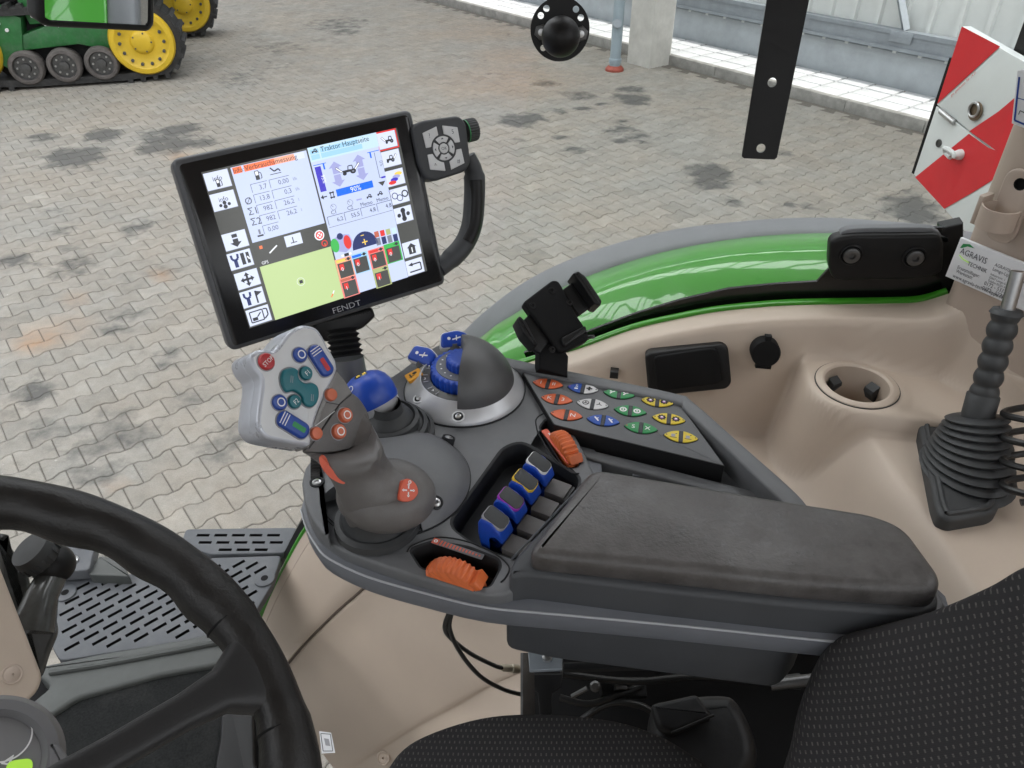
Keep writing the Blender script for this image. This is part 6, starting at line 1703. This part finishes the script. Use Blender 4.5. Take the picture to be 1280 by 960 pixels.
# icon buttons
def tile(x, y, hw=.057, hh=.053, frame=None):
    u, v = UV(x, y); b = MB()
    if frame: b.poly(TF, quad(u - hw - .008, v - hh - .010, u + hw + .008, v + hh + .010), C_[frame], LY[1])
    b.poly(TF, quad(u - hw, v - hh, u + hw, v + hh), C_['pale'], LY[2]); b.strip(TF, pp([(u - hw, v + hh), (u + hw, v + hh), (u + hw, v - hh)]), .0006, C_['grey'], LY[3])
    return b, u, v
lf = [(272, 225), (279.7, 251), (294.2, 300.4), (300.5, 324.5), (309.3, 348.9), (316, 371.9), (323.5, 394.2)]
for k, (x, y) in enumerate(lf):
    b, u, v = tile(x, y)
    if k < 2: stext(b, 'info', u, v - .012, .030, C_['ink'], 'c')
    if k == 0: pump(b, u, v + .018, .022)
    elif k == 1:
        b.poly(TF, cir(u, v + .012, .012), C_['ink'], LY[3]); b.poly(TF, cir(u, v + .036, .013), C_['ink'], LY[3]); b.poly(TF, cir(u - .02, v + .024, .010), C_['ink'], LY[3]); b.poly(TF, cir(u + .02, v + .024, .010), C_['ink'], LY[3])
    elif k == 2: b.poly(TF, quad(u - .013, v - .04, u + .013, v - .018), C_['ink'], LY[3]); b.poly(TF, pp([(u - .013, v - .01), (u + .013, v - .01), (u + .013, v + .012), (u + .028, v + .012), (u, v + .042), (u - .028, v + .012), (u - .013, v + .012)]), C_['ink'], LY[3])
    elif k in (3, 5):
        uu = u - .024; b.strip(TF, pp([(uu, v + .042), (uu, v - .005)]), .0042, C_['navy2'], LY[3]); b.strip(TF, pp([(uu - .016, v - .04), (uu - .014, v - .012), (uu, v - .002), (uu + .014, v - .012), (uu + .016, v - .04)]), .0026, C_['navy2'], LY[3])
        if k == 3: b.poly(TF, quad(u + .004, v - .038, u + .022, v + .036), C_['ink'], LY[3]); b.strip(TF, pp([(u + .038, v - .036), (u + .038, v + .034)]), .0036, C_['ink'], LY[3]); b.strip(TF, pp([(u + .035, v - .01), (u + .043, v + .01)]), .0016, C_['white'], LY[4])
        else: b.strip(TF, pp([(u + .018, v - .038), (u + .018, v + .042)]), .002, C_['ink'], LY[3]); b.poly(TF, pp([(u + .018, v - .038), (u + .05, v - .022), (u + .018, v - .002)]), C_['ink'], LY[3])
    elif k == 4:
        for dx, dy in ((1, 0), (-1, 0), (0, 1), (0, -1)):
            a = 1 / AS; b.strip(TF, pp([(u, v), (u + dx * .028 * a, v + dy * .028)]), .0026, C_['ink'], LY[3]); b.poly(TF, pp([(u + dx * .045 * a, v + dy * .045), (u + (dx * .024 - dy * .018) * a, v + dy * .024 + dx * .018), (u + (dx * .024 + dy * .018) * a, v + dy * .024 - dx * .018)]), C_['ink'], LY[3])
    else:
        b.strip(TF, pp([(u - .042, v + .034), (u - .042, v - .034), (u + .022, v - .034), (u + .022, v + .034), (u - .042, v + .034)]), .0014, C_['ink'], LY[3]); b.strip(TF, pp([(u + .026, v - .034), (u + .045, v - .03), (u + .045, v + .01), (u + .026, v + .03)]), .0016, C_['ink'], LY[3]); b.poly(TF, quad(u - .034, v + .005, u - .008, v + .026), C_['ink'], LY[3]); b.strip(TF, pp([(u - .008, v + .005), (u + .012, v - .018)]), .0014, C_['ink'], LY[3])
    b.build('icon_button', scr)
rt = [(483.8, 175), (488.8, 198), (493.8, 221.9), (499.4, 244.4), (504.2, 268.1), (514.4, 310.8), (518.4, 333.1)]
for k, (x, y) in enumerate(rt):
    b, u, v = tile(x, y, .05, .053, 'red' if k == 0 else None)
    if k == 0: tractor(b, u + .008, v, .026, 1)
    elif k == 1: tractor(b, u - .008, v, .026, 2)
    elif k == 2:
        for j, m in enumerate(('yel', 'arrow', 'navy', 'red')): b.poly(TF, [tuple(SP(u + .02 - .014 * j + .022 * math.cos(t), v - .022 + .017 * j + .013 * math.sin(t))) for t in [2 * PI * q / 12 for q in range(12)]], C_[m], LY[3] + .0002 * j)
    elif k == 3: b.ring(TF, *SP(u - .028, v - .005), .0032, .0042, C_['navy2'], LY[3]); b.ring(TF, *SP(u - .002, v + .015), .0032, .0042, C_['navy2'], LY[3]); b.ring(TF, *SP(u + .03, v - .005), .003, .0046, C_['ink'], LY[3])
    elif k == 4:
        for dx, dy, r in ((0, -.028, .018), (0, .028, .018), (-.026, 0, .014), (.026, 0, .014)): b.poly(TF, cir(u + dx, v + dy, r), C_['ink'], LY[3])
        b.poly(TF, quad(u - .010, v - .03, u + .010, v + .03), C_['ink'], LY[3])
    elif k == 5: b.poly(TF, pp([(u, v - .04), (u + .028, v - .01), (u + .02, v - .01), (u + .02, v + .036), (u - .02, v + .036), (u - .02, v - .01), (u - .028, v - .01)]), C_['ink'], LY[3]); b.strip(TF, pp([(u, v - .01), (u, v + .026)]), .0014, C_['white'], LY[4])
    else: b.strip(TF, pp([(u - .035, v + .03), (u + .035, v + .03), (u + .035, v - .02), (u - .015, v - .02)]), .0018, C_['ink'], LY[3]); b.poly(TF, pp([(u - .038, v - .02), (u - .012, v - .034), (u - .012, v - .006)]), C_['ink'], LY[3])
    b.build('icon_button', scr)
# --- key pod on the right hand side
PW = .010
pod = rounded(TF.px([(515, 158), (526, 151), (574, 144), (583, 153), (589, 203), (583, 214), (543, 227), (532, 222), (524, 205)], PW), .007, 4)
b = MB(); b.prism(TF, pod, -.022, PW, M['console_dark'], .004, 3, rb=.004); podo = b.build('key_pod', term)
pc_ = V(TF.hit(554.5, 185.5, PW)); PFm = TF.sub(pc_.x, pc_.y, PW, R(-3)); pr_ = .0155
def podpoly(pts): return [(x * pr_ / 15, y * pr_ / 15) for x, y in pts]
for sx_, sy_ in ((1, 1), (-1, 1), (-1, -1), (1, -1)):
    q = [(3.2, 26), (23, 25), (24, 4), (16.5, 3.6)] ; arc_ = [(17 * math.cos(R(t)), 17 * math.sin(R(t))) for t in range(14, 80, 9)]
    pts = [(23.5, 4)] + [(24, 22)] + [(4, 27)] + arc_[::-1]
    b = MB(); b.prism(PFm, rounded(podpoly([(x * sx_, y * sy_) for x, y in pts]), .0008, 2), 0, .0016, M['silver'], .0006, 2)
    t = {(1, 1): '5', (-1, 1): '?', (-1, -1): '^', (1, -1): '#'}[(sx_, sy_)]
    b.text(PFm, t, 16 * sx_ * pr_ / 15, 18 * sy_ * pr_ / 15, .0055, M['label_ink'], .002, 'c'); b.build('pod_key', podo)
for k in range(4):
    a0 = k * 90 + 8; pts = [(14.6 * math.cos(R(a0 + 74 * i / 8)), 14.6 * math.sin(R(a0 + 74 * i / 8))) for i in range(9)] + [(7.6 * math.cos(R(a0 + 74 - 74 * i / 8)), 7.6 * math.sin(R(a0 + 74 - 74 * i / 8))) for i in range(9)]
    pts = [(x * math.cos(R(45)) - y * math.sin(R(45)), x * math.sin(R(45)) + y * math.cos(R(45))) for x, y in pts]
    b = MB(); b.prism(PFm, podpoly(pts), 0, .0016, M['silver'], .0005, 2); a = R(a0 + 37 + 45); b.poly(PFm, podpoly([(11 * math.cos(a) + 2 * math.cos(a), 11 * math.sin(a) + 2 * math.sin(a)), (11 * math.cos(a) - 2 * math.sin(a), 11 * math.sin(a) + 2 * math.cos(a)), (11 * math.cos(a) + 2 * math.sin(a), 11 * math.sin(a) - 2 * math.cos(a))]), M['label_ink'], .002); b.build('arrow_key', podo)
b = MB(); b.prism(PFm, podpoly(disc(0, 0, 6, 24)), 0, .0018, M['silver'], .0006, 2); b.text(PFm, 'OK', 0, 0, .004, M['label_ink'], .0022, 'c'); b.build('ok_key', podo)
kx = TF.hit(586, 163, -.004); f = Fr(TF.pt(kx[0], kx[1], -.004), TF.ey, TF.ez)
knurl(f, .0150, -.004, .010, 26, .0010, M['grip_dark']).build('rotary_knob', podo)
b = MB(); b.lathe(f, [(.0146, -.0055), (.0148, -.0045), (.0146, -.004)], M['key_green'], 32); b.build('green_ring', podo)
# grab handle
hpts = [(583, 196), (592, 215), (593, 245), (590, 280), (580, 305), (563, 324), (548, 336)]
cp_ = [TF.pt(*TF.hit(a, c, -.012), -.012) for a, c in hpts]
b = MB(); b.tube(spline(cp_, 5), [.0115] * 6 + [.0135] * 20 + [.012] * 5, M['console_dark'], 20, e=1.35, hint=TF.ex); b.build('grab_handle', term)
b = MB(); cpp = [TF.pt(*TF.hit(a, c, .001), -.004) for a, c in ((596, 225), (597, 250), (594, 282), (585, 303))]; b.tube(spline(cpp, 5), .0095, M['black'], 14, e=1.3, hint=TF.ex); b.build('grip_inlay', term)
# bracket, bellows and post
b = MB(); f = TF.sub(*TF.hit(432, 400, -.02), -.02); q = rounded(TF.px([(392, 402), (466, 384), (470, 396), (455, 410), (410, 428), (392, 420)], -.01), .004, 3); b.prism(TF, q, -.05, -.008, M['black'], .005, 3, rb=.005); b.build('tilt_bracket', term)
pb0 = atz(440, 495, Z0 - .002); pt_ = atd(433, 447, .905); pt2 = atd(428, 412, .905)
b = MB(); K = 7; axb = (pt2 - pt_).normalized(); fb = axis_frame(pt_, axb); Lb = (pt2 - pt_).length
b.lathe(fb, [(.021 - (.004 if k % 2 else 0) - .002 * k / 9, Lb * k / 10) for k in range(11)], M['matt_black'], 28); b.build('rubber_sleeve', term, ang=80)
b = MB(); b.tube([pb0, pb0.lerp(pt_, .5), pt_], [.024, .021, .020], M['console'], 28); b.build('terminal_post', term)

# ================================================================== CAB ROOF, out of view, put in to block light from above
VF = Fr((0, 0, 0), FWD, -LAT)
roofc = thing('cab_roof', V((0, 0, 3.36)), None, None, kind='structure')
b = MB(); b.prism(Fr((0, 0, 3.36), -FWD, LAT), rounded(rect(-1.05, .95, -.95, 1.10), .12, 5), 0, .16, M['beige'], .05, 4, rb=.02); b.build('headliner', roofc)
body_ = thing('cab_shade_body', V((0, 0, ZF)), None, None, kind='structure')  # unseen panels added to keep low light off the footwell
CFm = Fr((0, 0, 0), -FWD, LAT)
b = MB(); b.box(CFm, -.85, .98, -.80, -.74, ZF - .05, 2.28, M['beige'], .02); b.build('door_shade_panel', body_)
b = MB(); b.box(CFm, .93, .99, -.735, 1.05, ZF - .05, 2.45, M['beige'], .02); b.build('rear_shade_panel', body_)
for u_, v_ in ((.95, -.78), (-.85, -.78)):
    b = MB(); b.box(CFm, u_ - .05, u_ + .05, v_ - .04, v_ + .04, 2.0 if u_ > 0 else 1.9, 3.36, M['beige'], .015); b.build('corner_post', body_)
# ================================================================== PHONE HOLDER, BALL MOUNT, FLAT BAR
PF = facing(697, 398, .93, .25, .3)
ph = thing('phone_holder', atz(695, 462, 2.262), 'black plastic phone holder standing on the console edge', 'phone holder')
b = MB(); b.prism(PF, rounded(PF.px([(653, 379), (690, 351), (697, 352), (701, 358), (718, 392), (734, 416), (735, 426), (704, 441), (697, 441)]), .004, 3), -.012, .004, M['matt_black'], .003, 3)
plo = b.build('back_plate', ph)
for x, y in ((690, 363), (666, 382), (712, 378), (690, 437)):
    u, v = PF.hit(x, y, .004); b = MB(); b.lathe(PF.sub(u, v, .004), [(.0042, 0), (.004, .0008), (.0022, .0009), (.002, -.001), (0, -.001)], M['black'], 14); b.build('plate_screw', plo)
b = MB(); b.prism(PF, PF.px([(703, 362), (716, 352), (738, 384), (724, 394)]), -.010, -.001, M['black'], .002); b.prism(PF, rounded(PF.px([(711, 348), (718, 345), (727, 352), (747, 382), (745, 388), (738, 386), (722, 362)]), .002, 3), -.010, .020, M['black'], .003, 3); b.build('side_jaw', ph)
b = MB(); b.prism(PF, PF.px([(652, 402), (662, 392), (688, 425), (676, 441), (668, 437)]), -.010, -.002, M['black'], .002); b.prism(PF, rounded(PF.px([(642, 404), (646, 400), (654, 408), (668, 436), (664, 438), (650, 422)]), .002, 3), -.010, .020, M['black'], .003, 3); b.build('side_jaw', ph)
b = MB(); b.prism(PF, rounded(PF.px([(699, 425), (729, 409), (732, 417), (703, 436)]), .003, 3), .003, .009, M['black'], .002); b.build('foot_bracket', ph)
b = MB(); b.prism(PF, PF.px([(676, 425), (704, 432), (712, 444), (711, 470), (675, 460)]), -.03, -.004, M['matt_black'], .003); b.tube([PF.pt(*PF.hit(735, 420), -.005), PF.pt(*PF.hit(741, 422), .004)], .0025, M['darksteel'], 8); b.build('stem', ph)

BFm = facing(700, 37, .80, .0, -.05)
bm_ = thing('ball_mount', BFm.o, 'black round mounting plate with rubber ball hanging at the top', 'mount')
rx = (V(BFm.hit(737, 37)) - V(BFm.hit(663, 37))).length / 2
holes = [(disc(*BFm.hit(x, y), r_, 12), .005, M['matt_black'], 0) for x, y, r_ in ((676, 19.5, .0033), (683, 10.5, .0033), (720, 11.5, .0033), (726, 22, .0033), (679, 60, .0032))]
def through(poly, holes_, fr, w0, w1, m):
    """plate with real through holes"""
    b = MB(); p = ccw(poly)
    for w in (w0, w1):
        loops = [[V((*q, 0)) for q in p]] + [[V((*q, 0)) for q in ccw(h)[::-1]] for h in holes_]
        allp = [fr.pt(q.x, q.y, w) for l in loops for q in l]; b.add(allp, fill_loops(loops), m, False)
    for l in [p] + [ccw(h) for h in holes_]:
        n = len(l); vs = [fr.pt(a, c, w0) for a, c in l] + [fr.pt(a, c, w1) for a, c in l]; b.add(vs, [[i, (i + 1) % n, n + (i + 1) % n, n + i] for i in range(n)], m, True)
    return b
b = through(disc(0, 0, rx, 48), [h[0] for h in holes], BFm, -.003, .0, M['black'])
for i in range(5):
    pass
b.build('round_plate', bm_)
for x, y in ((677, 40), (726, 42)):
    u, v = BFm.hit(x, y); b = MB(); b.prism(BFm.sub(u, v, 0, .3), disc(0, 0, .0078, 6), 0, .006, M['darksteel'], .001); b.lathe(BFm.sub(u, v), [(.0035, .005), (.0035, .009), (0, .0095)], M['chrome'], 12); b.build('hex_nut', bm_)
bo_ = V(BFm.hit(701, 46, .03)); rb_ = .0195
f = BFm.sub(bo_.x, bo_.y, .03); b = MB(); b.lathe(f, [(.009, -.03), (.009, -.015)] + [(rb_ * math.sin(PI * k / 24), -rb_ * math.cos(PI * k / 24)) for k in range(5, 25)], M['black'], 40); b.build('rubber_ball', bm_)
b = MB(); b.box(BFm, -.014, .014, rx * .8, rx + .4, -.009, -.0035, M['black'], .001); b.build('hanger_strap', bm_)

KF = facing(965, 95, .85, .1, -.05)
bar_poly = KF.px([(927, 195), (930, 197.5), (968, 199), (971, 196), (1013, -10), (1070, -300), (1012, -300), (960, -10)])
bh = [disc(*KF.hit(965, 103), .0050, 18), disc(*KF.hit(951, 185), .0050, 18)]
b = through(bar_poly, bh, KF, -.003, .003, M['black'])
b.build('flat_bar', None, 'black flat steel bar with two round holes hanging from above', 'bar')
